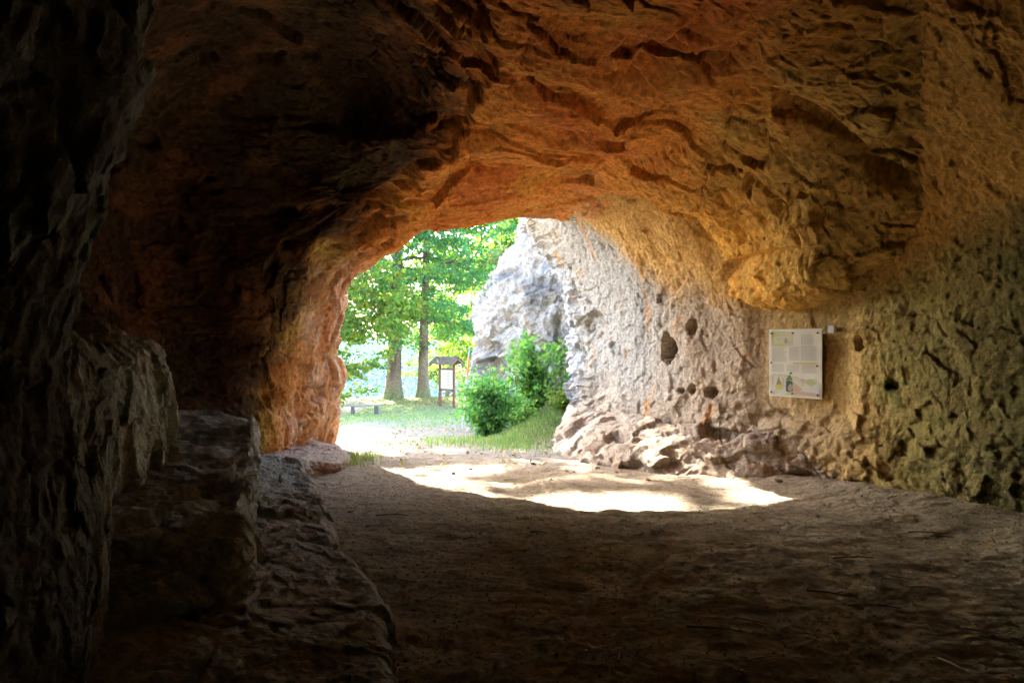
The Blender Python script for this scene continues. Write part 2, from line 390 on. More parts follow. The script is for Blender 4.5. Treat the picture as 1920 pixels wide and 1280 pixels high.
# albedo: rust-orange roof, ochre and algae-green patches, paler stone by the mouth
c_or = np.array((.68, .265, .050)); c_red = np.array((.58, .185, .040)); c_oc = np.array((.66, .355, .060)); c_gr = np.array((.20, .17, .05)); c_pale = np.array((.55, .38, .26))
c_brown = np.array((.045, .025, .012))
pn = fbm(p * .8 + 7, 4).reshape(sh); pn2 = fbm(p * 1.7 + 70, 4).reshape(sh); pn3 = fbm(q * (2, 5, 5) + 15, 3).reshape(sh)
tint = lerp(c_or, c_red, sstep(-.15, .35, pn))
tint = lerp(tint, c_oc, sstep(9.6, 11.2, SS) * .8)
tint = lerp(tint, c_oc, sstep(.1, .4, pn2) * .5)
tint = lerp(tint, (.40, .28, .085), sstep(9.8, 11, SS + .6 * pn2) * sstep(7.0, 5.8, TT + .5 * pn) * .75)
shade_tone = lerp(c_brown, (.12, .052, .021), sstep(.0, .3, pn2))
tint = lerp(tint, shade_tone, leftz * .97)  # left roof and wall darkened: shade painted into the rock colour
tint = lerp(tint, (.44, .33, .06), np.clip(4 * leftz * (1 - leftz), 0, 1) * sstep(-.2, .2, pn2 + .5 * pn) * sstep(7.6, 6.2, SS) * .75)
tint = lerp(tint, c_gr, np.clip(sstep(.05, .35, fbm(p * 1.1 + 19, 4).reshape(sh)) * (.35 - .1 * leftz), 0, 1) * .8)
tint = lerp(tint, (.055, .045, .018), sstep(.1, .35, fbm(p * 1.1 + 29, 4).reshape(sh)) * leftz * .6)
stk = fbm(p * (6, 6, 1.1) + w2_ * .5 + 15, 4, .6).reshape(sh)
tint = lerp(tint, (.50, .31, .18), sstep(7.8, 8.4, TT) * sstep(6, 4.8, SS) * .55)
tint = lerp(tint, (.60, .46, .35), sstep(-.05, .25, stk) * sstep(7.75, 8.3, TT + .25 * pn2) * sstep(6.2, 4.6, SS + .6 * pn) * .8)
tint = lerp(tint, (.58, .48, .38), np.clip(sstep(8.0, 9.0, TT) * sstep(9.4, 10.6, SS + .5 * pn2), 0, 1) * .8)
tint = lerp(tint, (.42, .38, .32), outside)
Fv = grid_faces(*sh); flat = V1.reshape(-1, 3); tf = tint.reshape(-1, 3)
tm = TT[:-1, :-1]; sm = SS[:-1, :-1]
inner = tm < 9.1
is_wall = inner & (sm < 5.0)
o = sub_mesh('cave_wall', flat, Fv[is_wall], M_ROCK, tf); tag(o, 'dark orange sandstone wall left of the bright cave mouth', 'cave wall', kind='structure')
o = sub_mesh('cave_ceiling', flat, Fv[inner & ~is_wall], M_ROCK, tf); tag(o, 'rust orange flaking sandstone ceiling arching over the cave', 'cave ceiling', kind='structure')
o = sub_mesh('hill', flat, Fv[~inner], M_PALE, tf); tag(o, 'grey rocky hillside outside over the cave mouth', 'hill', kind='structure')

# ---- a wall made of stations along the ground and heights
def wall_sheet(stations, heights, k=.0022, lo=.012, hi=.35, vis_from=2):
    """stations: (x, y, [offset along inward normal per height]) -> dense grid"""
    pts = np.array([(s[0], s[1]) for s in stations], float)
    tan = np.gradient(pts, axis=0); tan /= np.linalg.norm(tan, axis=1)[:, None]
    nrm = np.stack([-tan[:, 1], tan[:, 0]], 1)
    ctrl = np.zeros((len(pts), len(heights), 3))
    for i, s in enumerate(stations):
        off = np.array(s[2]); ctrl[i, :, :2] = pts[i] + nrm[i] * off[:, None]; ctrl[i, :, 2] = s[3] if len(s) > 3 else heights
    return ctrl

def dense(ctrl, k=.0022, lo=.012, hi=.35):
    ta = sample_params(ctrl, 0, k, lo, hi); tb = sample_params(ctrl, 1, k, lo, hi)
    P = np.moveaxis(catmull(np.moveaxis(catmull(ctrl, ta), 1, 0), tb), 0, 1)
    T, S = np.meshgrid(ta, tb, indexing='ij')
    return P, T, S

# ---- right wall of the cave: runs from behind the camera out past the mouth
H = [-.7, .15, .7, 1.3, 1.9, 2.5, 3.1, 3.7, 4.3]
near = [-.0, .05, .0, .0, .06, .26, .66, 1.22, 2.0]
mid = [.0, .08, .03, .0, .02, .12, .42, .88, 1.5]
under = [.1, .1, .02, .0, -.04, -.02, .05, .15, .25]
und2 = [.1, .1, .02, .0, .04, .26, .58, 1.0, 1.4]
und3 = [.1, .08, .0, .0, .03, .20, .50, .90, 1.3]
outw = [.1, .06, .0, .0, .05, .15, .42, .85, 1.2]
# stations run so that the inward normal (left of travel) looks into the cave
RW = [(-1.5, -5.4, near), (2.5, -4.9, near), (4.6, -2.6, near), (4.85, 1, near), (4.75, 3.6, near), (4.45, 5.2, near), (4.05, 6.4, mid), (3.68, 7.3, under),
      (3.22, 8.15, under), (2.78, 9.1, und2), (2.36, 10.1, und3), (1.98, 11.2, outw), (1.62, 12.2, outw), (1.25, 13.2, outw), (1.35, 14.0, outw), (2.4, 14.8, outw), (4.0, 15.4, outw)]
P0, T, S = dense(wall_sheet(RW, H), k=.0020)
sh = P0.shape[:2]; p = P0.reshape(-1, 3)
Nn = grid_normals(P0)
i0, j0 = sh[0] // 2, sh[1] // 3
if np.dot(Nn[i0, j0], (-1, -.4, 0)) < 0: Nn = -Nn
warp = np.stack([fbm(p * .9 + 3, 3), fbm(p * .9 + 31, 3), fbm(p * .9 + 57, 3)], 1)
alongs = np.cumsum(np.r_[0, np.linalg.norm(np.diff(P0[:, sh[1] // 2], axis=0), axis=1)])[:, None] + 0 * S
uv = np.stack([alongs.ravel(), P0[..., 2].ravel(), np.zeros(p.shape[0])], 1)
ang = .38; ru = np.stack([uv[:, 0] * math.cos(ang) + uv[:, 1] * math.sin(ang), -uv[:, 0] * math.sin(ang) + uv[:, 1] * math.cos(ang), uv[:, 2]], 1)
marks = fbm(ru * (10, 3.2, 1) + warp * .5 + 5, 5, .62).reshape(sh); fc1, fe1 = facet(p * (1.6, 1.6, 2.6) + warp * .7, 4.4); fc2, fe2 = facet(p * (4.5, 4.5, 6.5) + warp * 1.2, 14.4); fc1 = fc1.reshape(sh); fc2 = fc2.reshape(sh)
marks2 = fbm(ru * (26, 7, 1) + warp * .8 + 25, 3, .6).reshape(sh)
big = fbm(p * .7 + warp * .4 + 11, 4).reshape(sh)
lump = fbm(p * 2.2 + warp * .6 + 44, 5, .55, ridged=True).reshape(sh)
t2 = terrace(fbm(p * (1.0, 1.0, 2.6) + warp * .6 + 63, 4, .55), 6, .7).reshape(sh)
low = sstep(1.15, .3, P0[..., 2] + .25 * big)
hole_w, _ = worley(p * 2.6 + warp * .8)
pits = (sstep(.32, .15, hole_w) * sstep(.3, .5, fbm(p * .9 + 177, 2))).reshape(sh)
fine = fbm(p * 14, 4, .6).reshape(sh)
rough = (.35 + .65 * sstep(-.15, .3, fbm(p * .75 + 88, 3))).reshape(sh); fc3, _ = facet(p * (13, 13, 10) + warp * 1.5, 24.4); fine3 = fbm(p * 34, 3, .6).reshape(sh)
disp = .12 * big + (.012 * marks + .018 * marks2) * rough + .045 * low * lump * .6 + (.022 + .05 * low) * t2 + (.026 + .036 * low) * fc1 * rough + (.014 + .02 * low) * fc2 + .008 * fc3.reshape(sh) + .010 * fine + .007 * fine3
HS = [(1255, 658, 14, 27, .42), (1250, 640, 8, 20, .2), (1282, 733, 6, 6, .12), (1301, 730, 7, 10, .18), (1333, 736, 13, 11, .2), (1605, 642, 11, 14, .2), (1672, 722, 13, 10, .09),
      (1298, 612, 9, 14, .14), (1152, 650, 8, 10, .06), (1118, 605, 16, 20, .10),
      (1160, 820, 30, 12, .15), (1345, 815, 36, 12, .18), (1450, 775, 26, 9, .1), (1240, 560, 10, 10, .08)]
endm = sstep(12.3, 13.0, P0[..., 1]); disp += endm * (.12 * fc1 + .05 * fc2 + .12 * t2 + .07 * fbm(p * 2.2 + 9, 3).reshape(sh))
nich = holes(P0, Nn, HS); disp -= nich
# the flat seat of the info panel: keep the wall behind it
U = 960 + P0[..., 0] / np.maximum(P0[..., 1], .5) * F; Vv = 640 - (P0[..., 2] - EYE) / np.maximum(P0[..., 1], .5) * F
seat = sstep(1.5, .9, np.maximum(np.abs(U - 1500) / 80, np.abs(Vv - 680) / 100)) * (P0[..., 1] > 2)
disp = disp * (1 - .6 * seat) - .10 * seat
P1 = P0 + Nn * disp[..., None]
n1 = fbm(p * .9 + 7, 4).reshape(sh); n2 = fbm(ru * (4, 1.3, 1) + 70, 4).reshape(sh); n3 = fbm(p * 2.3 + 17, 4).reshape(sh)
c_white = np.array((.325, .298, .258)); c_rose = np.array((.375, .285, .20)); c_ochre = np.array((.42, .27, .095)); c_olive = np.array((.28, .225, .062)); c_moss = np.array((.16, .165, .042)); c_rust = np.array((.42, .20, .07))
xin = P0[..., 1] + .8 * n1 - .15 * (P0[..., 2] - 1)
tint = lerp(c_ochre, c_rose, sstep(7.9, 9.2, xin))
tint = lerp(tint, c_white, sstep(9.3, 10.8, xin))
tint = lerp(tint, c_rose * .9, sstep(1.2, .4, P0[..., 2] + .4 * n1) * sstep(7.0, 8.3, xin) * .8)
tint = lerp(tint, c_rust, sstep(.22, .42, n2 + .25 * n3) * sstep(7.5, 8.5, xin) * .8)
tint = lerp(tint, c_olive, sstep(7.6, 6.4, xin) * .85)
tint = lerp(tint, c_moss, sstep(.0, .35, n3 + .2 * n2) * sstep(8.0, 6.8, xin) * .7)
tint = lerp(tint, (.085, .08, .03), sstep(7.1, 5.2, P0[..., 1] + .7 * n1 + .4 * n3) * .85)  # near end painted darker, a vignette put into the wall colour
tint = lerp(tint, (.60, .33, .08), sstep(-.15, .55, P0[..., 2] + .25 * n3 + .35 * n1 - np.interp(P0[..., 1], [4, 6.2, 7, 8.6, 10, 11.6, 14], [2.55, 2.45, 2.0, 1.95, 2.2, 3.7, 5])) * sstep(1.5, 3.5, P0[..., 1]) * .85)
tint = lerp(tint, (.30, .31, .33), sstep(12.7, 13.2, P0[..., 1]) * .7)
tint = lerp(tint, (.16, .12, .04), sstep(.10, .35, nich) * .8)  # darker tint inside the niches paints in their shade
tint = lerp(tint, c_rust * .6, np.clip(pits, 0, 1) * .5)
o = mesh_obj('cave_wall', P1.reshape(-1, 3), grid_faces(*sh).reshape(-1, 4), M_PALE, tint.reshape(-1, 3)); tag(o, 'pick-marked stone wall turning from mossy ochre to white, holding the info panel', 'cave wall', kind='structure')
RW_P, RW_N = P1, Nn

# ---- near left wall, sharp-edged and dark
HL = [-.4, .4, .8, 1.15, 1.45, 1.62, 1.72, 1.8, 2.1]
full = [0, 0, 0, 0, .0, .02, .05, .05, .05]; 
zf = [-.4, .5, 1.0, 1.45, 1.85, 2.3, 2.8, 3.5, 4.4]
cut = [0, .0, .0, .0, -.02, -.10, -.5, -1.3, -2.6]
cut2 = [0, 0, 0, 0, -.03, -.15, -.6, -1.4, -2.7]
zc = [-.4, .4, .8, 1.1, 1.35, 1.5, 1.54, 1.57, 1.6]
zc2 = [-.4, .4, .75, 1.0, 1.18, 1.30, 1.34, 1.37, 1.4]
vL = [0, .0, -.05, -.08, -.10, -.06, 0.02, .1, .25]
# travel from the far end to the camera so the left of travel... normal fixed below
LW = [(-1.0, -5.5, vL, zf), (-1.15, -2.5, vL, zf), (-1.3, 0, vL, zf), (-1.42, 1.6, [0, 0, -.05, -.1, -.06, .04, .16, .3, .45], zf), (-1.48, 2.3, [0, 0, -.05, -.10, -.06, .05, .17, .32, .5], zf), (-1.72, 2.75, [0, 0, -.03, -.12, -.3, -.55, -.8, -1.0, -1.2], [-.4, .4, .9, 1.4, 1.8, 2.1, 2.4, 2.7, 3.2]),
      (-1.98, 3.3, cut, [-.4, .4, .8, 1.1, 1.4, 1.6, 1.68, 1.72, 1.8]), (-2.25, 4.1, cut, zc), (-2.52, 4.95, cut, [-.4, .4, .8, 1.1, 1.4, 1.62, 1.66, 1.7, 1.74]), (-2.68, 5.3, cut, zc2), (-2.88, 5.75, cut2, zc2), (-3.02, 6.05, cut2, [-.4, .4, .8, 1.05, 1.25, 1.36, 1.42, 1.46, 1.5]),
      (-3.35, 6.25, cut2, zc2), (-4.2, 6.7, cut2, zc2), (-5.0, 7.2, cut2, zc2)]
LWr = [(s[0], s[1], [-a for a in s[2]], s[3]) for s in LW]
P0, T, S = dense(wall_sheet(LWr, HL), k=.0028, lo=.009)
sh = P0.shape[:2]; p = P0.reshape(-1, 3); Nn = grid_normals(P0)
iy = int(np.argmin(np.abs(P0[:, sh[1] // 4, 1] - 4))); 
if np.dot(Nn[iy, sh[1] // 4], (1, .3, 0)) < 0: Nn = -Nn
warp = np.stack([fbm(p * 1.1 + 3, 3), fbm(p * 1.1 + 31, 3), fbm(p * 1.1 + 57, 3)], 1)
streak = fbm(p * (3.2, 3.2, .8) + warp * .5 + 9, 5, .55, ridged=True).reshape(sh)
fl = fbm(p * (9, 9, 1.8) + warp * .5 + 33, 4, .6, ridged=True).reshape(sh)
big = fbm(p * .9 + 15, 4).reshape(sh); t2 = terrace(fbm(p * 1.4 + warp * .6 + 29, 4, .55), 6, .7).reshape(sh)
fine = fbm(p * 16, 4, .6).reshape(sh)
fc1, fe1 = facet(p * (1.9, 1.9, 1.25) + warp * .2, 4.4)
fc2, _ = facet(p * (5, 5, 3.2) + warp * .35, 14.4); fc3, _ = facet(p * (15, 15, 8) + warp, 4.9)
disp = .08 * big + .014 * streak + .006 * fl + .035 * t2 + .085 * fc1.reshape(sh) + .026 * fc2.reshape(sh) + .009 * fc3.reshape(sh) + .014 * fine + .006 * fbm(p * 36, 3, .6).reshape(sh)
P1 = P0 + Nn * disp[..., None]
P1[..., 2] += (.10 * fbm(np.stack([p[:, 0] * 3, p[:, 1] * 3, 0 * p[:, 0]], 1), 4, .6).reshape(sh)) * sstep(3.5, 4.6, S) * (P0[..., 1] > 2.5)
n1 = fbm(p * 1.3 + 7, 4).reshape(sh); n3 = fbm(p * 3.1 + 17, 4).reshape(sh)
tint = lerp((.36, .37, .28), (.22, .24, .165), sstep(-.2, .3, n1)); tint = lerp(tint, (.40, .38, .31), sstep(.1, .4, n3) * .6)
tint = lerp(tint, (.055, .055, .035), sstep(3.0, 2.4, P0[..., 1] + .4 * n1) * .9); tint = lerp(tint, (.10, .10, .06), sstep(1.0, 1.5, P0[..., 2] - .08 * P0[..., 1] + .5 + .3 * n1) * sstep(4.6, 3.0, P0[..., 1]) * .6)  # near end tinted almost black, standing in for the shade there
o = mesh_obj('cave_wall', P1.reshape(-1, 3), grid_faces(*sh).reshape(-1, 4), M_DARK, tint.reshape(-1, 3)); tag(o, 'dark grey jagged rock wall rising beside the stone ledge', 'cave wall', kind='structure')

# ---- ledges: sheets given as stations x cross-section points
def ledge(name, label, cat, ctrl, mat, amps, cols, k=.0024, lo=.010, up=(0, 0, 1), seed=0, holes_=None, far_tint=None):
    P0, T, S = dense(np.array(ctrl, float), k=k, lo=lo)
    sh = P0.shape[:2]; p = P0.reshape(-1, 3) + seed; Nn = grid_normals(P0)
    if np.mean(Nn[..., 2]) < 0: Nn = -Nn
    warp = np.stack([fbm(p * 1.2 + 3, 3), fbm(p * 1.2 + 31, 3), fbm(p * 1.2 + 57, 3)], 1)
    big = fbm(p * 1.0 + warp * .4 + 8, 4).reshape(sh); lump = fbm(p * 2.6 + warp * .5 + 48, 4, .55, ridged=True).reshape(sh)
    t2 = terrace(fbm(p * (1.6, 1.6, 3.2) + warp * .6 + 61, 4, .55), 6, .7).reshape(sh); t3 = terrace(fbm(p * 5 + warp + 5, 3, .5), 5, .65).reshape(sh)
    fine = fbm(p * 15, 4, .6).reshape(sh)
    f1, _ = facet(p * (1.5, 1.5, 2.4) + warp * .35, 2.2); f2, _ = facet(p * (4.2, 4.2, 5.5) + warp * .6, 12.2)
    d = amps[0] * big + amps[1] * .5 * lump + amps[2] * .55 * t2 + amps[3] * .6 * t3 + amps[2] * .5 * f1.reshape(sh) + amps[3] * .8 * f2.reshape(sh) + .008 * facet(p * 13 + warp, 7.7)[0].reshape(sh) + .010 * fine + .005 * fbm(p * 36, 3, .6).reshape(sh)
    if holes_: d = d - holes(P0, Nn, holes_)
    P1 = P0 + Nn * d[..., None]
    n1 = fbm(p * 1.4 + 7, 4).reshape(sh); n3 = fbm(p * 3.3 + 17, 4).reshape(sh)
    tint = lerp(cols[0], cols[1], sstep(-.25, .3, n1)); tint = lerp(tint, cols[2], sstep(.05, .4, n3) * .7)
    if far_tint: tint = lerp(tint, far_tint[1], sstep(far_tint[0], far_tint[0] + .8, P0[..., 1] + .5 * n1) * .85)
    o = mesh_obj(name, P1.reshape(-1, 3), grid_faces(*sh).reshape(-1, 4), mat, tint.reshape(-1, 3))
    return tag(o, label, cat)

# upper block against the left wall
def blk(xf, yf, top, xb, yb, zb):
    return [(xf + .03, yf, -.1), (xf + .02, yf, .35), (xf + .0, yf, top - .05), (xf - .06, yf - .01, top), (.6 * xf + .4 * xb, .6 * yf + .4 * yb, zb - .02), (xb, yb, zb), (xb - .5, yb - .1, zb + .02)]
block_ctrl = [[(-2.6, 2.2, -.2), (-2.5, 2.35, .2), (-2.4, 2.5, .45), (-2.4, 2.6, .5), (-2.5, 2.7, .52), (-2.7, 2.75, .55), (-3, 2.8, .6)],
              [(-1.75, 2.9, -.15), (-1.72, 3.05, .15), (-1.70, 3.12, .3), (-1.75, 3.15, .42), (-1.95, 3.15, .5), (-2.15, 3.15, .6), (-2.7, 3.2, .65)],
              blk(-1.40, 3.42, .58, -1.95, 3.3, .64), blk(-1.47, 3.75, .66, -2.15, 3.8, .66), blk(-1.72, 4.45, .70, -2.4, 4.4, .72), blk(-2.02, 5.3, .74, -2.75, 5.2, .74), blk(-2.28, 6.0, .75, -3.05, 5.9, .76),
              blk(-2.36, 6.2, .84, -3.3, 6.4, .85), blk(-2.60, 6.9, .83, -3.6, 7.2, .85), blk(-2.95, 7.7, .66, -3.7, 8.0, .72), blk(-3.15, 8.25, .32, -3.9, 8.6, .45), blk(-3.5, 8.8, .1, -4.2, 9.2, .2)]
ledge('rock_ledge', 'high rough stone ledge with an upright face hewn along the dark left wall', 'rock ledge', block_ctrl, M_DARK, (.05, .03, .09, .03), ((.33, .37, .32), (.23, .255, .215), (.43, .46, .41)), lo=.009)
# lower slab
def slab(xf, yf, xb, yb, h, zg=0):
    return [(xf + .05, yf, zg - .15), (xf + .0, yf, zg + h * .45), (xf - .07, yf, zg + h * .9), (xf - .22, yf, zg + h), (.5 * (xf + xb), .5 * (yf + yb), zg + h + .03), (xb, yb, zg + h + .06), (xb - .5, yb, zg + h + .1)]
slab_ctrl = [slab(.15, 1.2, -1.2, 1.0, .18), slab(-.20, 2.2, -1.4, 2.2, .2), slab(-.55, 3.2, -1.6, 3.1, .22), slab(-.68, 3.7, -1.6, 3.6, .24), slab(-.95, 4.3, -1.75, 4.2, .25), slab(-1.22, 4.8, -1.95, 4.7, .26), slab(-1.5, 5.6, -2.2, 5.5, .26),
             slab(-1.85, 6.5, -2.6, 6.4, .26), slab(-2.10, 7.1, -2.9, 7.0, .27), slab(-2.45, 7.9, -3.2, 7.8, .24), slab(-2.50, 8.5, -3.4, 8.4, .14), slab(-2.22, 9.0, -3.3, 9.0, .12, -.08), slab(-2.35, 9.8, -3.3, 9.9, .16, -.12), slab(-2.75, 10.8, -3.5, 10.9, .16, -.18), slab(-3.15, 11.5, -3.9, 11.6, .1, -.22)]
ledge('rock_step', 'low worn stone step along the foot of the high ledge and the left wall', 'rock step', slab_ctrl, M_DARK, (.04, .02, .07, .022), ((.30, .31, .265), (.21, .22, .185), (.37, .38, .33)), lo=.009, seed=20, far_tint=(8.0, (.33, .215, .14)))
# rock apron under the right wall
def apron(xf, yf, xb, yb, zt, zg):
    return [(xf - .05, yf - .05, zg - .2), (xf, yf, zg + .02), (xf + .25 * (xb - xf), yf + .25 * (yb - yf), zg + .55 * (zt - zg)), (xf + .6 * (xb - xf), yf + .6 * (yb - yf), zg + .85 * (zt - zg)), (xb, yb, zt), (xb + .5, yb + .2, zt + .1)]
apron_ctrl = [apron(4.15, 6.2, 4.5, 6.5, .3, .05), apron(3.75, 6.95, 4.2, 7.2, .4, .08), apron(3.35, 7.55, 3.7, 8.0, .5, .06), apron(2.75, 8.0, 3.25, 8.9, .52, .0), apron(2.2, 8.5, 2.85, 9.7, .50, -.03), apron(1.65, 9.1, 2.45, 10.5, .46, -.1), apron(1.2, 9.9, 2.1, 11.5, .42, -.14),
              apron(.85, 10.7, 1.8, 12.4, .38, -.18), apron(.65, 11.4, 1.5, 13.1, .40, -.22), apron(.75, 12.3, 1.4, 13.7, .42, -.25), apron(1.0, 13.2, 1.6, 14.2, .4, -.2)]
ledge('rock_ledge', 'pale lumpy rock ledge at the foot of the bright right wall', 'rock ledge', apron_ctrl, M_PALE, (.10, .035, .12, .035), ((.39, .32, .25), (.34, .25, .18), (.27, .175, .105)), lo=.012, seed=40,
      holes_=[(1160, 822, 26, 12, .16), (1345, 815, 34, 12, .18), (1255, 850, 16, 8, .1), (1500, 885, 20, 7, .12)])

# ---- outcrop of white rock outside the mouth
def oc(z, xl, d=0.0):
    y = 17.4
    return [(xl + .9, 21, z), (xl + .15, 19.2, z), (xl, 17.9, z), (xl + .22, 17.2 + d, z), (xl + .65, 16.9 + d, z), (.62 + .25 * xl, 16.5 + d, z), (1.25, 16.1 + d, z), (1.9, 15.9 + d, z), (2.8, 15.8, z)]
oc_rows = [oc(-1.6, -1.2), oc(-.5, -1.1), oc(.3, -.98), oc(1.0, -.98, .1), oc(1.45, -.98), oc(1.75, -.86, -.05), oc(2.2, -.86), oc(2.7, -.78, .05), oc(3.2, -.52, .1), oc(3.6, -.40, .2), oc(3.95, -.15, .25), oc(4.15, .15, .3), oc(4.6, .25, .35), oc(4.85, .5, .5), oc(4.95, 1.2, 1.2)]
oc_rows.append([(x * .5 + .9, y * .3 + 13.5, 4.98) for x, y, z in oc(4.9, 1.0)])
P0, T, S = dense(np.array(oc_rows, float), k=.0017, lo=.012)
sh = P0.shape[:2]; p = P0.reshape(-1, 3); Nn = grid_normals(P0)
if np.dot(Nn[sh[0] // 2, sh[1] // 2], (-.5, -1, 0)) < 0: Nn = -Nn
warp = np.stack([fbm(p * 1.1 + 3, 3), fbm(p * 1.1 + 31, 3), fbm(p * 1.1 + 57, 3)], 1)
f1, _ = facet(p * 1.6 + warp, 5); f2, _ = facet(p * 4.2 + warp * 1.5, 9)
disp = (.09 * f1 + .05 * f2 + .22 * fbm(p * .8 + 4, 4) + .16 * terrace(fbm(p * (1.2, 1.2, 1.8) + warp * .7 + 12, 5, .55), 6, .7) + .08 * fbm(p * 2.8 + warp + 30, 4, .55, ridged=True) + .10 * terrace(fbm(p * 3.5 + warp + 90, 4), 4, .6) + .02 * fbm(p * 12, 3)).reshape(sh)
disp -= holes(P0, Nn, [(915, 652, 26, 14, .3), (925, 690, 26, 20, .3), (1046, 640, 7, 50, .18), (990, 540, 9, 5, .12), (1005, 500, 5, 14, .1), (960, 600, 12, 4, .1)])
P1 = P0 + Nn * disp[..., None]
n1 = fbm(p * 1.2 + 7, 4).reshape(sh); n3 = fbm(p * 3 + 17, 4).reshape(sh)
tint = lerp((.29, .283, .27), (.15, .155, .163), sstep(-.05, .3, n1) * .9); tint = lerp(tint, (.32, .26, .17), sstep(.15, .4, n3) * .6)
o = mesh_obj('rock_outcrop', P1.reshape(-1, 3), grid_faces(*sh).reshape(-1, 4), M_PALE, tint.reshape(-1, 3)); tag(o, 'tall white and blue-grey rock crag standing outside behind the green shrubs', 'rock outcrop')

# ------------------------------------------------------------------ ground
def axis_pts(parts):
    a = []
    for lo, hi, st in parts: a += list(np.arange(lo, hi, st))
    return np.array(a + [parts[-1][1]])
xs = axis_pts([(-420, -60, 30), (-60, -14, 3), (-14, -4.5, .3), (-4.5, 5, .022), (5, 14, .3), (14, 60, 3), (60, 420, 30)])
ys = axis_pts([(-40, -6, 3), (-6, 1.5, .25), (1.5, 4, .016), (4, 7, .018), (7, 12, .025), (12, 20, .05), (20, 44, .12), (44, 60, 1), (60, 300, 12), (300, 700, 25)])
X, Y = np.meshgrid(xs, ys, indexing='ij'); sh = X.shape
Z = ground_z(X, Y); p = np.stack([X, Y, 0 * X], -1).reshape(-1, 3)
nearm = sstep(60, 40, Y) * sstep(20, 10, np.abs(X))
inside = sstep(11.5, 9.0, Y + .8 * fbm(p * .8, 2).reshape(sh))
warp = np.stack([fbm(p * 1.1 + 3, 3), fbm(p * 1.1 + 31, 3), 0 * p[:, 0]], 1)
foot = fbm(p * (2.4, 3.4, 1) + warp * .6, 4, .5).reshape(sh)
ftr = fbm(p * (5.5, 7, 1) + warp * .9 + 9, 3, .5).reshape(sh)
gr = fbm(p * 22 + 3, 3, .6).reshape(sh)
wv, _ = worley(np.stack([p[:, 0] * 9, p[:, 1] * 9, 0 * p[:, 0] + .5], 1))
crumb = sstep(.28, .05, wv).reshape(sh) * sstep(.0, .3, fbm(p * 1.5 + 50, 3).reshape(sh))
Z = Z + nearm * ((.034 * foot + .016 * ftr + .011 * gr + .006 * fbm(p * 48, 2).reshape(sh) + .016 * crumb) * (.45 + .55 * inside) + .05 * fbm(p * .35 + 6, 2).reshape(sh))
Z = np.where(Y > 60, Z + 4 * fbm(p * .012, 3).reshape(sh), Z)
n1 = fbm(p * .9 + 4, 4).reshape(sh); n2 = fbm(p * 3 + 44, 4).reshape(sh); n4 = fbm(p * 9 + 14, 3, .6).reshape(sh)
c_in = lerp((.245, .205, .130), (.155, .13, .080), sstep(-.3, .3, n2 + .5 * n1)); c_in = lerp(c_in, (.29, .215, .13), sstep(.1, .45, n4 + .3 * n1) * .6)
c_out = lerp((.20, .172, .142), (.15, .127, .10), sstep(-.2, .35, n2 + .4 * n1))
grass_m = np.clip(sstep(17, 22, Y + 2.5 * n1 + 1.5 * n2) * .9 + sstep(.1, -.5, X - .2 + .6 * n2) * 0, 0, 1)
grass_m = np.maximum(grass_m, sstep(.9, .3, np.hypot((X - .2) / 1.2, (Y - 13.2) / 1.9) + .5 * n2))
grass_m = grass_m * (.55 + .45 * sstep(-.2, .2, n4))
c_in = c_in * (.92 + .08 * sstep(3.6, 5.6, Y + .8 * n1 - .15 * X))[..., None]
tint = lerp(c_in, (.255, .195, .135), sstep(5.8, 7.2, Y + 1.0 * n1) * .85); tint = lerp(tint, c_out, sstep(9.0, 11.0, Y + 1.2 * n1)); tint = lerp(tint, (.15, .16, .07), grass_m * .75)
tint = np.where((Y > 47)[..., None], np.array((.030, .050, .032)), tint)
V = np.stack([X, Y, Z], -1).reshape(-1, 3)
o = mesh_obj('ground', V, grid_faces(*sh).reshape(-1, 4)[:, ::-1], M_DIRT, tint.reshape(-1, 3)); tag(o, 'trodden brown dirt floor running out to pale ground and grass', 'ground', kind='structure')
def gz(x, y):
    i = np.clip(np.searchsorted(xs, x) - 1, 0, len(xs) - 2); j = np.clip(np.searchsorted(ys, y) - 1, 0, len(ys) - 2)
    fx = (x - xs[i]) / (xs[i + 1] - xs[i]); fy = (y - ys[j]) / (ys[j + 1] - ys[j])
    return (Z[i, j] * (1 - fx) * (1 - fy) + Z[i + 1, j] * fx * (1 - fy) + Z[i, j + 1] * (1 - fx) * fy + Z[i + 1, j + 1] * fx * fy)

# ------------------------------------------------------------------ leaves
def leaf_cloud(pos, size, normal_up, rngl, cols, wts, jitter=.25, long=1.3):
    """one folded leaf (6 vertices, 2 quads) per position"""
    n = len(pos); size = np.broadcast_to(size, (n,)) * rngl.uniform(.65, 1.25, n)
    nrm = rngl.normal(size=(n, 3)); nrm[:, 2] = np.abs(nrm[:, 2]) * normal_up + .15; nrm /= np.linalg.norm(nrm, axis=1)[:, None]
    d = rngl.normal(size=(n, 3)); d -= nrm * np.sum(d * nrm, 1)[:, None]; d /= np.maximum(np.linalg.norm(d, axis=1), 1e-6)[:, None]
    s = np.cross(nrm, d); L_ = size[:, None] * long; W = size[:, None] * .5; fold = size[:, None] * .14
    v = np.stack([pos, pos + d * L_ * .35 + s * W + nrm * fold, pos + d * L_ * .8 + s * W * .55 + nrm * fold, pos + d * L_ - nrm * fold,
                  pos + d * L_ * .8 - s * W * .55 + nrm * fold, pos + d * L_ * .35 - s * W + nrm * fold], 1)
    b = np.arange(n)[:, None] * 6
    f = np.concatenate([b + np.array([[0, 1, 2, 3]]), b + np.array([[0, 3, 4, 5]])])
    ci = rngl.choice(len(cols), n, p=np.array(wts) / sum(wts)); c = np.array(cols)[ci] * rngl.uniform(1 - jitter, 1 + jitter, (n, 1))
    return v.reshape(-1, 3), f, np.repeat(c, 6, 0)

GREENS = [(.07, .25, .115), (.11, .28, .085), (.18, .31, .05), (.40, .32, .03)]

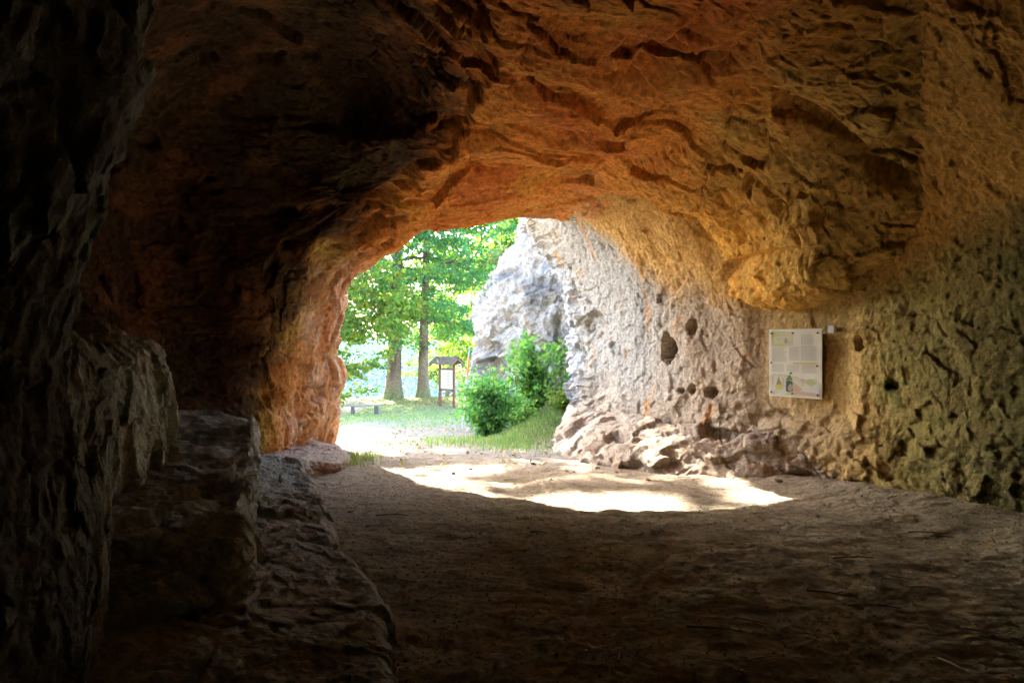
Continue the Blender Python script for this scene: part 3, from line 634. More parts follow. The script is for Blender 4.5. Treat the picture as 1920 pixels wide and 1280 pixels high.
def bark_tube(pts, rad, seg, amp, seedv):
    pts = np.asarray(pts, float); n = len(pts)
    d = np.gradient(pts, axis=0); d /= np.linalg.norm(d, axis=1)[:, None]
    ref = np.array((1.0, 0, 0)) if abs(d[0, 2]) > .7 else np.array((0, 0, 1.0))
    a = np.cross(d, ref); a /= np.linalg.norm(a, axis=1)[:, None]; b = np.cross(d, a)
    th = np.linspace(0, 2 * math.pi, seg, endpoint=False)
    R = np.broadcast_to(np.asarray(rad)[:, None], (n, seg)).copy()
    base = pts[:, None] + R[..., None] * (np.cos(th)[None, :, None] * a[:, None] + np.sin(th)[None, :, None] * b[:, None])
    if amp:
        q = base.reshape(-1, 3) * (5, 5, .9) + seedv
        R = R * (1 + amp * fbm(q, 4, .6, ridged=True).reshape(n, seg))
        base = pts[:, None] + R[..., None] * (np.cos(th)[None, :, None] * a[:, None] + np.sin(th)[None, :, None] * b[:, None])
    i = np.arange(n * seg).reshape(n, seg); j = np.roll(i, -1, 1)
    f = np.stack([i[:-1], j[:-1], j[1:], i[1:]], -1).reshape(-1, 4)
    return base.reshape(-1, 3), f

def tree(x, y, h, r, rad, seedv, label, group, low=2.6, sprays=640, per=62, leaf=.15, cols=GREENS, wts=(4, 4, 2, .25), flare=.55, lean=(0, 0), zbase=None, ttint=((.20, .165, .12), (.11, .095, .07)), forks=2, cx=0, cyy=0, thin=0, name='broadleaf_tree'):
    rl = np.random.default_rng(seedv); z0 = float(gz(x, y)) if zbase is None else zbase
    root = empty(name, (x, y, z0)); tag(root, label, 'tree', group)
    # trunk and limbs
    n = 46; t = np.linspace(0, 1, n); zz = h * .85 * t ** 1.15 - .25
    pts = np.stack([lean[0] * t + .12 * np.sin(t * 5 + seedv), lean[1] * t + .1 * np.cos(t * 4 + seedv), zz], 1)
    rr = rad * (1 - .80 * t) + rad * flare * np.exp(-np.maximum(zz, 0) / .55)
    VV, FF = bark_tube(pts, rr, 40, .09, seedv); V_all = [VV]; F_all = [FF]; off = len(VV); limbs = []
    for k in range(13):
        s = rl.uniform(.22, .85); p0 = np.array([np.interp(s, t, pts[:, i]) for i in range(3)]); az = rl.uniform(0, 2 * math.pi); ln = r * rl.uniform(.55, .95) * (1.15 - .5 * s)
        m = 14; u = np.linspace(0, 1, m); el = rl.uniform(.15, .75)
        q = p0 + np.stack([np.cos(az) * ln * u, np.sin(az) * ln * u, ln * (el * u - .45 * u ** 2)], 1) + .10 * np.cumsum(rl.normal(size=(m, 3)), 0) * u[:, None]
        limbs.append(q); VV, FF = bark_tube(q, np.maximum(rad * .34 * (1 - s * .5) * (1 - .92 * u), .012), 8, 0, 0); V_all.append(VV); F_all.append(FF + off); off += len(VV)
        for k2 in range(4):
            s2 = rl.uniform(.3, .95); a0 = q[int(s2 * (m - 1))]; az2 = az + rl.uniform(-1.2, 1.2); l2 = ln * rl.uniform(.2, .45); u2 = np.linspace(0, 1, 7)
            q2 = a0 + np.stack([np.cos(az2) * l2 * u2, np.sin(az2) * l2 * u2, l2 * (.15 * u2 - .5 * u2 ** 2)], 1); limbs.append(q2)
            VV, FF = bark_tube(q2, np.maximum(rad * .09 * (1 - .85 * u2), .008), 5, 0, 0); V_all.append(VV); F_all.append(FF + off); off += len(VV)
    V_all = np.concatenate(V_all); F_all = np.concatenate(F_all)
    nb = fbm(V_all * (3, 3, .8) + seedv, 3); tb = lerp(ttint[0], ttint[1], sstep(-.2, .3, nb)); tb = lerp(tb, (.13, .15, .05), sstep(.9, .1, V_all[:, 2]) * .6 + .0 * nb)
    mesh_obj('trunk', V_all, F_all, M_BARK, tb, parent=root)
    # crown: drooping sprays of leaves round the limbs and through the crown's volume
    C_ = []
    for q in limbs:
        for k in range(3 if len(q) > 8 else 2):
            C_.append(q[rl.integers(len(q) // 2, len(q))] + rl.normal(size=3) * (.35, .35, .2))
    while len(C_) < sprays:
        d = rl.normal(size=3); d /= np.linalg.norm(d); d *= rl.uniform(.35, 1) ** .5
        zc = low + (h - low) * .5; c = np.array((cx + d[0] * r, cyy + d[1] * r, zc + d[2] * (h - low) * .5))
        if fbm((c * .33 + seedv)[None], 2)[0] > -.14: C_.append(c)
    C_ = np.array(C_[:sprays]); pos = []; sz = []
    for c in C_:
        if thin and c[2] < 9 and rl.uniform() < thin: continue
        hi = c[2] > 10.5; m = per if not hi else per // 2
        rr_ = rl.uniform(.45, 1.0); az = rl.uniform(0, 6.28); tilt = rl.uniform(.2, .8)
        e = rl.normal(size=(m, 3)) * (rr_ * .55, rr_ * .38, rr_ * .14)
        e[:, 2] -= np.abs(e[:, 0]) * tilt * .6
        ca, sa = math.cos(az), math.sin(az); e = np.stack([e[:, 0] * ca - e[:, 1] * sa, e[:, 0] * sa + e[:, 1] * ca, e[:, 2]], 1)
        pos.append(c + e); sz.append(np.full(m, leaf if not hi else leaf * 1.7))
    pos = np.concatenate(pos); sz = np.concatenate(sz)
    v, f, c = leaf_cloud(pos, sz, 1.5, rl, cols, wts)
    mesh_obj('crown', v, f, M_LEAF, c, smooth=False, parent=root)
    return root

GT = 'tall trees beyond the cave mouth'
tx = lambda u, y: (u - 960) * y / F
TB = ((.17, .12, .075), (.085, .062, .04))
tree(tx(742, 36), 36, 21, 6.5, .40, 11, 'old tree with the thicker two-stemmed trunk, standing behind the wooden bench', GT, low=2.6, flare=.40, thin=.32, ttint=TB)
tree(tx(797, 36), 36.2, 22, 6.0, .28, 23, 'straight slim-trunked tall tree beside the roofed notice board', GT, low=2.8, flare=.5, thin=.32, ttint=TB)
YG = [(.13, .24, .03), (.22, .28, .03), (.09, .21, .05), (.33, .28, .03)]
GB = 'yellow-green trees in the background'
tree(tx(905, 44), 44, 15, 5.0, .22, 31, 'yellow-green tree rising behind the white rock crag', GB, low=.4, sprays=330, per=60, leaf=.17, cols=YG, wts=(3, 2, 3, .5), name='background_tree')
tree(-8.4, 30, 19.8, 5.0, .26, 41, 'yellow-green tree half hidden by the left edge of the mouth', GB, low=.4, sprays=520, per=60, leaf=.16, cols=YG, wts=(3, 3, 2, .5), name='background_tree')
tree(tx(985, 52), 52, 19, 6.0, .25, 53, 'pale green tree tallest behind the top of the white crag', GB, low=2, sprays=300, per=50, leaf=.2, cols=YG, wts=(3, 1, 4, .2), name='background_tree')
tree(tx(840, 58), 58, 17, 6.0, .25, 67, 'light green tree seen between the slim trunk and the crag', GB, low=3.5, sprays=240, per=50, leaf=.2, cols=YG, wts=(3, 2, 3, .3), name='background_tree')

tree(-12.6, 44, 29, 6.5, .4, 83, 'very tall dense tree added unseen behind the left edge of the mouth for its shade', GB, low=4, sprays=620, per=56, leaf=.17, cols=GREENS, name='background_tree')  # unseen tree, added so its crown keeps sun off the right wall

# far wooded slope across the valley: one mass
rl = np.random.default_rng(99); nfar = 2600
fx = rl.uniform(-330, 120, nfar); fy = rl.uniform(230, 430, nfar); fz = gz(fx, fy)
pos = np.repeat(np.stack([fx, fy, fz + 5], 1), 26, 0) + rl.normal(size=(nfar * 26, 3)) * (3.0, 3.0, 3.4)
v, f, c = leaf_cloud(pos, 1.7, 1.0, rl, [(.018, .045, .036), (.026, .056, .038)], (1, 1))
o = mesh_obj('far_forest', v, f, M_LEAF, c, smooth=False); tag(o, 'hazy blue wooded slope far across the valley', 'forest', kind='stuff')

# ------------------------------------------------------------------ shrubs and grass
def shrub(name, label, x, y, h, w, stems, leaves, leaf, seedv, cols, wts, group, upright=.6, dense_=1.0):
    rl = np.random.default_rng(seedv); z0 = float(gz(x, y)); root = empty(name, (x, y, z0)); tag(root, label, 'shrub', group)
    mb = MB(); tips = []
    for k in range(stems):
        az = rl.uniform(0, 6.28); sp = rl.uniform(0, 1) ** .7 * w; hh = h * rl.uniform(.6, 1.0) * (1 - .45 * (sp / w) ** 2); m = 9; u = np.linspace(0, 1, m)
        q = np.stack([np.cos(az) * sp * u ** (1 + upright) + .04 * np.sin(5 * u + k), np.sin(az) * sp * u ** (1 + upright), hh * u * (1.1 - .1 * u) - .05], 1)
        mb.tube(q, np.linspace(.014, .004, m) * (h / 1.4) ** .5, 5); tips.append(q)
        for b in range(4):
            s = rl.integers(2, m); a = q[s]; az2 = rl.uniform(0, 6.28); l2 = rl.uniform(.15, .4) * h * .35; u2 = np.linspace(0, 1, 6)
            q2 = a + np.stack([np.cos(az2) * l2 * u2, np.sin(az2) * l2 * u2, l2 * (.5 * u2 - .35 * u2 ** 2)], 1); mb.tube(q2, np.linspace(.006, .002, 6), 4); tips.append(q2)
    mb.build('stems', M_STEM, root, smooth=True)
    pos = []
    for k in range(leaves):
        q = tips[rl.integers(len(tips))]; s = rl.uniform(.25, 1) * (len(q) - 1); i = int(min(s, len(q) - 2)); a = q[i] + (q[i + 1] - q[i]) * (s - i)
        pos.append(a + rl.normal(size=3) * .095)
    v, f, c = leaf_cloud(np.array(pos), leaf, 1.3, rl, cols, wts)
    mesh_obj('foliage', v, f, M_LEAF, c, smooth=False, parent=root)
    return root
SG = [(.085, .26, .10), (.12, .30, .08), (.19, .34, .07)]
GS = 'shrubs growing by the white crag'
shrub('shrub', 'dense low green bush nearest the trodden path, left of the sapling', tx(914, 14.2), 14.2, 1.42, .72, 40, 4300, .066, 5, SG, (3, 3, 2), GS, upright=.8)
shrub('sapling', 'tall airy sapling with large leaves standing before the white crag', tx(1000, 15.0), 15.0, 2.05, .95, 19, 1700, .10, 6, SG, (2, 4, 4), GS, upright=.9)
shrub('shrub', 'small yellow-green bush at the foot of the bright right wall', tx(1050, 14.3), 14.1, .62, .28, 14, 800, .045, 8, [(.20, .30, .05), (.28, .34, .06), (.12, .25, .05)], (3, 2, 2), GS)
shrub('shrub', 'thin leafy shrub filling the gap behind the dense bush', tx(930, 16.2), 15.9, 1.7, .8, 16, 1700, .08, 9, SG, (2, 3, 3), GS)
shrub('shrub', 'low scrappy bush spilling down the grassy slope beside the dense bush', tx(975, 13.6), 13.6, .5, .5, 16, 620, .055, 14, [(.12, .28, .07), (.20, .31, .06), (.08, .22, .07)], (3, 2, 2), GS)
# bush rooted on the crag's left edge
z_keep = gz
def crag_bush(u, v, y, h, seedv, label):
    global gz
    x_, y_, z_ = at(u, v, y); old = gz; gz = lambda a, b: z_
    shrub('shrub', label, x_, y_, h, .35, 10, 520, .05, seedv, [(.12, .16, .05), (.22, .22, .05), (.08, .15, .05)], (3, 2, 2), GS)
    gz = old
crag_bush(925, 565, 17.6, .6, 71, 'scrubby bush clinging to the lower left edge of the crag')
crag_bush(942, 500, 17.8, .5, 72, 'scrubby bush clinging to the upper left edge of the crag')

def grass(name, label, xy, hgt, seedv, cols, wts, width=.006):
    rl = np.random.default_rng(seedv); n = len(xy); z = gz(xy[:, 0], xy[:, 1]) - .01; h = hgt * rl.uniform(.4, 1.2, n); az = rl.uniform(0, 6.28, n); be = rl.uniform(.1, .7, n) * h
    w = width * rl.uniform(.7, 1.5, n); b = np.stack([xy[:, 0], xy[:, 1], z], 1); d = np.stack([np.cos(az), np.sin(az), 0 * az], 1); s = np.stack([-np.sin(az), np.cos(az), 0 * az], 1) * w[:, None]
    up = np.array((0, 0, 1.0)); mid = b + d * be[:, None] * .35 + up * (h * .6)[:, None]; tip = b + d * be[:, None] + up * h[:, None]
    v = np.stack([b - s, b + s, mid + s * .8, mid - s * .8, tip + s * .1, tip - s * .1], 1).reshape(-1, 3); i = np.arange(n)[:, None] * 6
    f = np.concatenate([i + np.array([[0, 1, 2, 3]]), i + np.array([[3, 2, 4, 5]])]); ci = rl.choice(len(cols), n, p=np.array(wts) / sum(wts))
    c = np.repeat(np.array(cols)[ci] * rl.uniform(.75, 1.25, (n, 1)), 6, 0)
    o = mesh_obj(name, v, f, M_GRASS, c, smooth=False); return tag(o, label, 'grass', kind='stuff')
GC = [(.12, .24, .07), (.19, .29, .08), (.32, .32, .13)]
rl = np.random.default_rng(4)
a = rl.uniform((-7, 18), (4, 36), (36000, 2)); nn = fbm(np.c_[a, 0 * a[:, 0]] * .6 + 4, 3); a = a[(nn + .05 * (a[:, 1] - 24) > rl.uniform(-.3, .5, len(a)))]
b = rl.normal((.15, 13.0), (.42, .8), (5200, 2)); c = rl.normal((.75, 13.7), (.42, .5), (3600, 2)); d = rl.normal((tx(890, 13), 13.4), (.7, .8), (1800, 2)); e = rl.normal((tx(672, 10), 9.9), (.18, .35), (500, 2))
g1 = np.concatenate([b, c, d]); grass('grass', 'fresh grass tuft growing between the path and the pale ledge', g1, .105, 1, GC, (4, 3, 2), .0045)
grass('grass', 'short grass on the ground before the trees and bench', a, .07, 2, GC, (4, 4, 2), .012)
grass('grass', 'dry grass wisp by the left foot of the mouth', e, .16, 3, GC, (1, 2, 5), .004)

# fallen leaves and litter
def litter(name, label, xy, size, seedv, cols):
    rl = np.random.default_rng(seedv); z = gz(xy[:, 0], xy[:, 1]) + .006
    v, f, c = leaf_cloud(np.c_[xy, z], size, 4.0, rl, cols, [1] * len(cols)); o = mesh_obj(name, v, f, M_GRASS, c, smooth=False); return tag(o, label, 'leaf litter', kind='stuff')
LC = [(.30, .22, .10), (.20, .12, .06), (.42, .33, .18)]
litter('leaf_litter', 'dry leaf crumbs strewn in the dark corner by the right wall', rl.normal((4.0, 5.6), (.45, .7), (1500, 2)), .016, 6, LC)
litter('leaf_litter', 'tiny leaf scraps scattered over the dirt floor', np.concatenate([rl.uniform((-1.4, 2.6), (3.8, 9), (1500, 2)), rl.normal((2.6, 4.2), (.9, .8), (500, 2))]), .013, 7, LC)
litter('leaf_litter', 'fallen leaves on the pale ground outside and under the trees', np.concatenate([rl.uniform((-3, 9), (1, 20), (900, 2)), rl.normal((tx(800, 34), 34.5), (1.8, .8), (3500, 2))]), .05, 8, LC)

# loose grit on the floor: far too many grains to count
rl = np.random.default_rng(77); ng = 9000
gy = 2.6 + 7.5 * rl.uniform(0, 1, ng) ** 1.3; gx = rl.uniform(-.42, .52, ng) * gy + .3; gr_ = rl.uniform(.0025, .007, ng) * rl.choice([1, 1, 1.8], ng)
octa = np.array([(1, 0, 0), (0, 1, 0), (-1, 0, 0), (0, -1, 0), (0, 0, .7), (0, 0, -.7)], float)
v = octa[None] * gr_[:, None, None] * rl.uniform(.6, 1.4, (ng, 6, 1)) + np.stack([gx, gy, gz(gx, gy) + .002], 1)[:, None]
i = np.arange(ng)[:, None] * 6; f = np.concatenate([i + np.array([t]) for t in ((0, 1, 4), (1, 2, 4), (2, 3, 4), (3, 0, 4), (1, 0, 5), (2, 1, 5), (3, 2, 5), (0, 3, 5))])
c = np.repeat(np.array([(.30, .25, .18), (.16, .12, .08), (.44, .40, .33)])[rl.choice(3, ng, p=(.5, .35, .15))], 6, 0)
o = mesh_obj('gravel', v.reshape(-1, 3), f, M_DIRT, c, smooth=False); tag(o, 'fine grit strewn over the trodden dirt floor', 'grit', kind='stuff')

# ------------------------------------------------------------------ info panel on the right wall
def panel():
    xl, yl, xr, yr = *at(1442, 680, 8.25)[:2], *at(1541, 680, 7.72)[:2]
    W = math.hypot(xr - xl, yr - yl); rz = math.atan2(yr - yl, xr - xl); zt = 1.745; Hh = .80
    root = empty('info_panel', (xl, yl, zt - Hh), rz); tag(root, 'white bolted information board with text and pictures on the right cave wall', 'sign')
    mb = MB(); mb.box(0, W, 0, .012, 0, Hh); mb.build('board', simple('panel_white', (.80, .82, .74), .35, .5, noise=.10, scale=3, coat=.8), root, bevel=.002)
    mb = MB()
    for px in (.10, W - .10): mb.box(px - .02, px + .02, .012, .30, .05, Hh - .05)
    mb.build('backing_rail', simple('panel_back', (.06, .055, .05), .7), root)
    ink = simple('panel_ink', (.42, .43, .41), .5)
    def sheet(name, mat, polys, y=-.0015):
        if name == 'print' and len(polys) > 1:
            for pl in polys: sheet(name, mat, [pl], y)
            return
        m = MB()
        for pl in polys: m.add([(a * W, y, b * Hh) for a, b in pl], [tuple(range(len(pl)))])
        return m.build(name, mat, root)
    r = random.Random(3)
    def lines(x0, x1, top, bot, step=.0125, h=.0048):
        out = []; z = top
        while z > bot:
            xe = x1 - (r.random() * .25 * (x1 - x0) if r.random() < .25 else r.random() * .02); x = x0
            while x < xe - .004:
                wv = min(r.uniform(.010, .034), xe - x); out.append([(x, z), (x + wv, z), (x + wv, z + h), (x, z + h)]); x += wv + .006
            z -= step
        return out
    for blk_ in ((.62, .86, .915, .77), (.62, .92, .755, .54), (.40, .60, .735, .545), (.36, .60, .475, .37), (.06, .36, .72, .52), (.06, .30, .475, .36), (.64, .92, .48, .36)): sheet('text_block', ink, lines(*blk_, .0105, .0042))
    pale_g = simple('print_green', (.50, .56, .30), .4); yel = simple('print_yellow', (.60, .58, .16), .4); brn = simple('print_brown', (.34, .26, .15), .4); drk = simple('print_dark', (.07, .12, .10), .4); grn = simple('print_leaf', (.12, .28, .12), .4); ros = simple('print_rose', (.62, .46, .36), .4); gry = simple('print_grey', (.38, .38, .40), .4); bl = simple('print_sky', (.60, .68, .72), .4)
    def blob(cx, cy, rx, ry, n=18, j=.18): return [(cx + rx * (1 + r.uniform(-j, j)) * math.cos(k * 6.283 / n), cy + ry * (1 + r.uniform(-j, j)) * math.sin(k * 6.283 / n)) for k in range(n)]
    def photo_mat(name, cols, scale):
        m, N, L, b = new_mat(name); tc = N.new('ShaderNodeTexCoord'); n1 = N.new('ShaderNodeTexNoise'); n1.inputs['Scale'].default_value = scale; n1.inputs['Detail'].default_value = 5
        cr = N.new('ShaderNodeValToRGB'); L.new(tc.outputs['Object'], n1.inputs['Vector']); L.new(n1.outputs['Fac'], cr.inputs[0]); L.new(cr.outputs[0], b.inputs['Base Color']); b.inputs['Roughness'].default_value = .35
        b.inputs['Coat Weight'].default_value = .8
        cr.color_ramp.elements[0].position = .32; cr.color_ramp.elements[1].position = .68
        cr.color_ramp.elements[0].color = (*cols[0], 1); cr.color_ramp.elements[1].color = (*cols[-1], 1)
        for i, c in enumerate(cols[1:-1]): cr.color_ramp.elements.new(.32 + .36 * (i + 1) / (len(cols) - 1)).color = (*c, 1)
        return m
    sheet('print', photo_mat('print_wood', [(.30, .36, .16), (.56, .60, .36), (.66, .68, .55), (.62, .62, .26)], 9), [[(.05, .745), (.30, .735), (.47, .76), (.46, .965), (.30, .97), (.05, .965)]], -.0012)
    sheet('print', photo_mat('print_land', [(.52, .42, .30), (.66, .66, .56), (.70, .72, .66), (.60, .60, .34)], 6), [[(.02, .02), (.98, .02), (.98, .20), (.90, .30), (.70, .27), (.55, .30), (.30, .33), (.10, .34), (.02, .30)]], -.0012)
    sheet('print', gry, [blob(.335, .825, .03, .04, j=.35)], -.0022)
    sheet('print', yel, [blob(.15, .91, .05, .02), blob(.24, .77, .09, .012), [(.48, .49), (.92, .495), (.92, .515), (.48, .51)]], -.0024)
    sheet('print', brn, [[(.13, .14), (.19, .30), (.27, .15)], [(.075, .17), (.085, .17), (.085, .29), (.075, .29)], [(.275, .17), (.285, .17), (.285, .29), (.275, .29)]], -.002)
    sheet('print', yel, [blob(.20, .145, .075, .04)], -.0026)
    sheet('print', drk, [[(.335, .085), (.40, .075), (.468, .09), (.46, .16), (.468, .225), (.40, .25), (.34, .235)], [(.40, .335), (.45, .345), (.46, .365), (.43, .37), (.41, .36)]], -.002)
    sheet('print', grn, [[(.335, .24), (.39, .255), (.465, .245), (.455, .275), (.41, .33), (.38, .315), (.375, .285), (.345, .28)]], -.0026)
    sheet('print', gry, [blob(.42, .14, .045, .055)], -.003)
    sheet('print', ros, [[(.47, .05), (.98, .03), (.98, .075), (.70, .09), (.53, .20), (.47, .22)]], -.002)
    sheet('print', bl, [[(.60, .10), (.95, .08), (.95, .17), (.75, .15)]], -.0026)
    sheet('print', pale_g, [blob(.80, .23, .09, .05)], -.002)
    bm_ = simple('bolt_metal', (.06, .04, .035), .4, .6)
    for bx, bz in ((.05, .94), (.47, .94), (.93, .94), (.05, .50), (.92, .47), (.05, .06), (.46, .055), (.93, .055)):
        m = MB(); m.tube([(bx * W, 0.0, bz * Hh), (bx * W, -.012, bz * Hh)], .0105, 10); m.build('bolt', bm_, root)
    # small white box fixed to the rock beside it
    x, y, z = at(1558, 617, 7.50); t = empty('wall_box', (x, y, z - .04), rz); tag(t, 'tiny white square box on the rock above the info board\'s right corner', 'box')
    m = MB(); m.box(-.036, .036, 0, .045, 0, .082); m.build('housing', simple('box_white', (.74, .74, .78), .4), t, bevel=.004)
    m = MB(); m.box(-.02, .02, .045, .35, .02, .06); m.build('bracket', simple('bracket_dark', (.1, .09, .08), .6), t)
panel()

# ------------------------------------------------------------------ roofed notice board
def kiosk():
    x = tx(838, 33); y = 33.0; z = float(gz(x, y)); root = empty('notice_board', (x, y, z), math.radians(-38)); tag(root, 'roofed wooden notice board with a white poster beside the slim tree', 'notice board')
    hw = .46
    for sx in (-1, 1):
        m = MB(); m.box(sx * hw - .055, sx * hw + .055, -.05, .05, -.2, 2.05); p_ = m.build('post', M_REDWOOD, root, bevel=.008)
    m = MB(); m.box(-hw + .057, hw - .057, -.03, .03, .80, .90); m.build('rail', M_WOOD, root, bevel=.006)
    m = MB(); m.box(-hw + .057, hw - .057, -.03, .03, 1.80, 1.90); m.build('rail', M_WOOD, root, bevel=.006)
    m = MB(); m.box(-hw + .058, hw - .058, -.012, .012, .902, 1.798); pb = m.build('poster', simple('poster_white', (.72, .76, .66), .5), root)
    ink = simple('poster_ink', (.28, .34, .30), .5); m = MB()
    for i in range(5):
        z0 = 1.62 - i * .145
        for dx in (-.035, .045): m.add([(dx + .05, -.0145, z0), (dx + .12, -.0145, z0), (dx + .12, -.0145, z0 + .10), (dx + .05, -.0145, z0 + .10)], [(0, 1, 2, 3)])
    m.build('picture', ink, pb)
    for k, sg in enumerate((-1, 1)):
        m = MB()
        rows = 5
        for i in range(rows):
            a0, a1 = i / rows, (i + 1.12) / rows; lift = .018
            y0, y1 = sg * .02 + sg * .52 * a0, sg * .02 + sg * .52 * a1; z0, z1 = 2.44 - .36 * a0, 2.44 - .36 * a1
            V = [(-.74, y0, z0), (.74, y0, z0), (.74, y1, z1 + lift), (-.74, y1, z1 + lift), (-.74, y0, z0 + .02), (.74, y0, z0 + .02), (.74, y1, z1 + lift + .02), (-.74, y1, z1 + lift + .02)]
            m.add(V, [(3, 2, 1, 0), (4, 5, 6, 7), (0, 1, 5, 4), (1, 2, 6, 5), (2, 3, 7, 6), (3, 0, 4, 7)])
        m.build('roof_side', M_SHINGLE, root)
    for sx in (-1, 1):
        m = MB()
        for sg in (-1, 1):
            V = [(sx * .70 - .02, sg * .02, 2.40), (sx * .70 + .02, sg * .02, 2.40), (sx * .70 + .02, sg * .56, 2.02), (sx * .70 - .02, sg * .56, 2.02), (sx * .70 - .02, sg * .02, 2.30), (sx * .70 + .02, sg * .02, 2.30), (sx * .70 + .02, sg * .50, 1.96), (sx * .70 - .02, sg * .50, 1.96)]
            m.add(V, [(0, 1, 2, 3), (7, 6, 5, 4), (0, 4, 5, 1), (1, 5, 6, 2), (2, 6, 7, 3), (3, 7, 4, 0)])
        m.build('barge_board', M_WOOD, root)
    m = MB(); m.box(-.70, .70, -.03, .03, 2.05, 2.14); m.build('beam', M_WOOD, root)
kiosk()

def bench():
    x = tx(683, 30); y = 30.0; z = float(gz(x, y)); root = empty('bench', (x, y, z), math.radians(14)); tag(root, 'low backless grey wooden bench on the grass before the trees', 'bench')
    wd = simple('bench_wood', (.20, .18, .16), .85, .2, noise=.3, scale=7, stretch=(1, 6, 6), bump=.3)
    m = MB(); m.box(-.86, .86, -.17, -.006, .38, .435); m.box(-.86, .86, .006, .17, .38, .435); m.build('seat', wd, root, bevel=.008)
    for sx in (-.50, .52):
        m = MB(); m.box(sx - .09, sx + .09, -.13, .13, -.12, .378); m.build('leg', simple('bench_leg', (.10, .09, .08), .9, .2, noise=.3, bump=.3), root, bevel=.012)
bench()

def pole():
    x0, y0 = at(867, 770, 18.4)[:2]; z0 = float(gz(x0, y0)); top = at(881, 652, 18.0)
    root = empty('leaning_pole', (x0, y0, z0)); tag(root, 'thin leaning pole with faded red end against the crag\'s left edge', 'pole')
    d = np.array((top[0] - x0, top[1] - y0, top[2] - z0)); 
    m = MB(); m.tube([d * -.03, d * .62], .022, 10); m.build('shaft', simple('pole_grey', (.35, .40, .44), .45, .5, noise=.2), root, smooth=False)
    m = MB(); m.tube([d * .62, d * .90], .030, 10); m.build('sleeve', simple('pole_red', (.50, .16, .13), .5, .4, noise=.25), root)
    m = MB(); m.tube([d * .90, d * 1.0], .022, 10); m.build('tip', simple('pole_blue', (.20, .30, .42), .5, .4), root)
pole()

# ------------------------------------------------------------------ twigs and stones on the floor
M_TWIG = simple('twig_pale', (.42, .36, .25), .7, .3, noise=.25, scale=30); M_TWIGD = simple('twig_dark', (.15, .11, .075), .8, .2, noise=.3, scale=30)
def floor_pt(u, v):
    y = (EYE) * F / (v - 640); x = (u - 960) * y / F
    for _ in range(4):
        y = (EYE - float(gz(x, y))) * F / (v - 640); x = (u - 960) * y / F
    return x, y, float(gz(x, y))
TW = [(1870, 1195, .34, -40, 1), (1795, 1255, .22, -70, 1), (1690, 1085, .12, -28, 1), (1668, 1087, .08, -30, 1), (1642, 1074, .05, -30, 1), (1735, 1103, .18, -20, 1), (1562, 1063, .05, -60, 1), (1620, 1039, .05, -40, 1), (1541, 967, .06, -30, 1), (1592, 992, .06, 10, 1),
      (1425, 1172, .10, -60, 1), (1560, 1200, .12, 85, 1), (1750, 1110, .10, -30, 1), (1885, 1110, .14, -20, 1), (1320, 1045, .05, -30, 1), (1080, 1060, .09, 80, 1), (1340, 1180, .30, -12, 0), (1410, 1166, .2, -32, 0), (1600, 1048, .30, -5, 0), (1640, 1140, .30, -12, 0), (1560, 1118, .3, -25, 0),
      (1740, 1006, .30, -6, 0), (1770, 1008, .2, -14, 0), (1430, 1235, .16, 10, 1), (1160, 1235, .14, 70, 1), (1715, 1155, .10, -60, 1), (735, 968, .30, 2, 0), (1190, 846, .30, -20, 0), (1285, 895, .2, 5, 0), (960, 900, .2, 10, 0), (880, 1010, .12, 30, 0), (1010, 1000, .14, -15, 0), (820, 1120, .1, 40, 1), (760, 1090, .08, -20, 1)]
GTW = 'twigs lying on the cave floor'
for k, (u, v, ln, ang, pale) in enumerate(TW):
    x, y, z = floor_pt(u, v); t = empty('twig', (x, y, z + .008), math.radians(ang) + .2 * math.sin(k)); r = random.Random(k)
    m = MB(); n = 8; pts = [(ln * (i / (n - 1) - .5), .06 * ln * math.sin(2.2 * i / (n - 1) + k) + .012 * ln * r.uniform(-1, 1), .03 * ln * math.sin(3.1 * i / (n - 1))) for i in range(n)]
    me_o = MB(); me_o.tube(pts, np.linspace(.006 if pale else .005, .0022, n) * (1 + .3 * (ln > .25)), 6)
    if ln > .2: me_o.tube([pts[4], (pts[4][0] + .10 * ln, pts[4][1] + .14 * ln, .012), (pts[4][0] + .16 * ln, pts[4][1] + .28 * ln, .006)], (.004, .003, .0015), 5)
    bpy.data.objects.remove(t); o = me_o.build('twig', M_TWIG if pale else M_TWIGD, None, smooth=True); o.location = (x, y, z + .010); o.rotation_euler = (0, 0, math.radians(ang))
    tag(o, ('pale dry twig' if pale else 'dark twig') + ' lying on the brown dirt floor', 'twig', GTW)

def stone_mesh(seedv, r):
    n, m = 12, 9; th = np.linspace(0, 2 * math.pi, n, endpoint=False); ph = np.linspace(.02, math.pi - .02, m)
    d = np.array([[(math.sin(b) * math.cos(a), math.sin(b) * math.sin(a), math.cos(b)) for a in th] for b in ph]); q = d.reshape(-1, 3)
    rr = r * (1 + .35 * fbm(q * 1.3 + seedv, 3)); V = q * rr[:, None] * (1.25, .95, .62); i = np.arange(n * m).reshape(m, n); j = np.roll(i, -1, 1)
    return V, np.stack([i[:-1], i[1:], j[1:], j[:-1]], -1).reshape(-1, 4)
protos = []
for k in range(6):
    V, Fc = stone_mesh(k * 9.7, 1.0); col = [(.50, .45, .38), (.22, .17, .12), (.34, .26, .19)][k % 3]
    o = mesh_obj('stone', V, Fc, M_DIRT, np.tile(col, (len(V), 1))); protos.append(o)
first = [True] * 6; rs = random.Random(12)
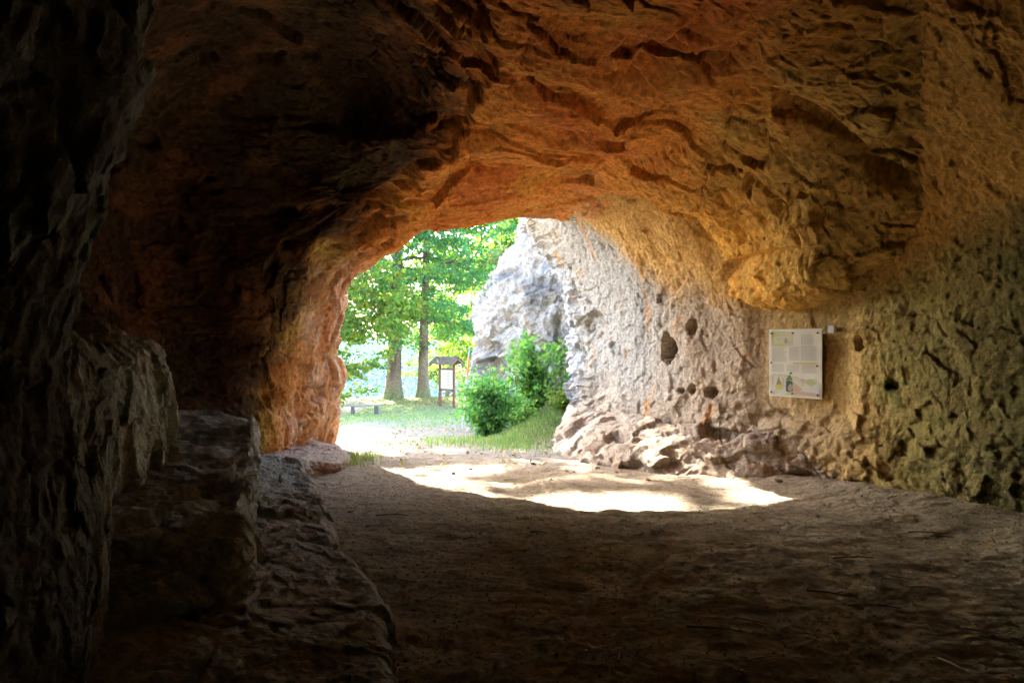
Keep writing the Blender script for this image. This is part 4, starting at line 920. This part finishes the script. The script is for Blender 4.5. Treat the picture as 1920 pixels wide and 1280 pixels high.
ST = [(726, 1058, .012), (740, 1078, .01), (768, 1188, .016), (800, 1080, .010), (775, 1142, .014), (760, 1150, .012), (905, 1145, .012), (945, 1157, .012), (948, 1200, .016), (640, 1018, .02), (690, 985, .022), (655, 960, .016), (700, 1010, .012), (1250, 1018, .012), (1325, 1016, .010), (1210, 1102, .014), (1680, 1175, .018), (1678, 1190, .02), (1740, 995, .012),
      (1600, 1045, .018), (1790, 1082, .016), (1640, 1170, .014), (850, 887, .03), (882, 880, .03), (1120, 878, .03), (1155, 885, .025), (1000, 870, .03), (1460, 905, .04), (1270, 890, .03), (1215, 900, .025), (905, 1075, .014), (1075, 1120, .016), (985, 1030, .012), (1150, 1150, .014), (1255, 1125, .014), (700, 1130, .016), (716, 1065, .014), (845, 1200, .016), (810, 1040, .010), (1480, 1110, .012)]
for (u, v, r) in ST:
    k = rs.randrange(6); x, y, z = floor_pt(u, v)
    o = protos[k] if first[k] else protos[k].copy()
    if not first[k]: COL.objects.link(o)
    first[k] = False; o.location = (x, y, z + r * .3); o.scale = (r, r, r); o.rotation_euler = (rs.uniform(-.3, .3), rs.uniform(-.3, .3), rs.uniform(0, 6.28))
    tag(o, ['small pale stone', 'small dark brown stone', 'small tan stone'][k % 3] + ' lying loose on the dirt floor', 'stone', 'loose stones on the cave floor')
for k in range(6):
    if first[k]: bpy.data.objects.remove(protos[k])

# ------------------------------------------------------------------ valley air
m = MB(); m.box(-520, 520, -46, 760, -75, 62); hz = bpy.data.materials.new('haze'); hz.use_nodes = True
hz.node_tree.nodes.clear(); out = hz.node_tree.nodes.new('ShaderNodeOutputMaterial'); pv = hz.node_tree.nodes.new('ShaderNodeVolumePrincipled')
pv.inputs['Color'].default_value = (.42, .72, 1.0, 1); pv.inputs['Density'].default_value = .0002; pv.inputs['Anisotropy'].default_value = .3
hz.node_tree.links.new(pv.outputs[0], out.inputs['Volume'])
o = m.build('haze', hz); tag(o, 'pale blue haze hanging in the valley air', 'haze', kind='stuff')
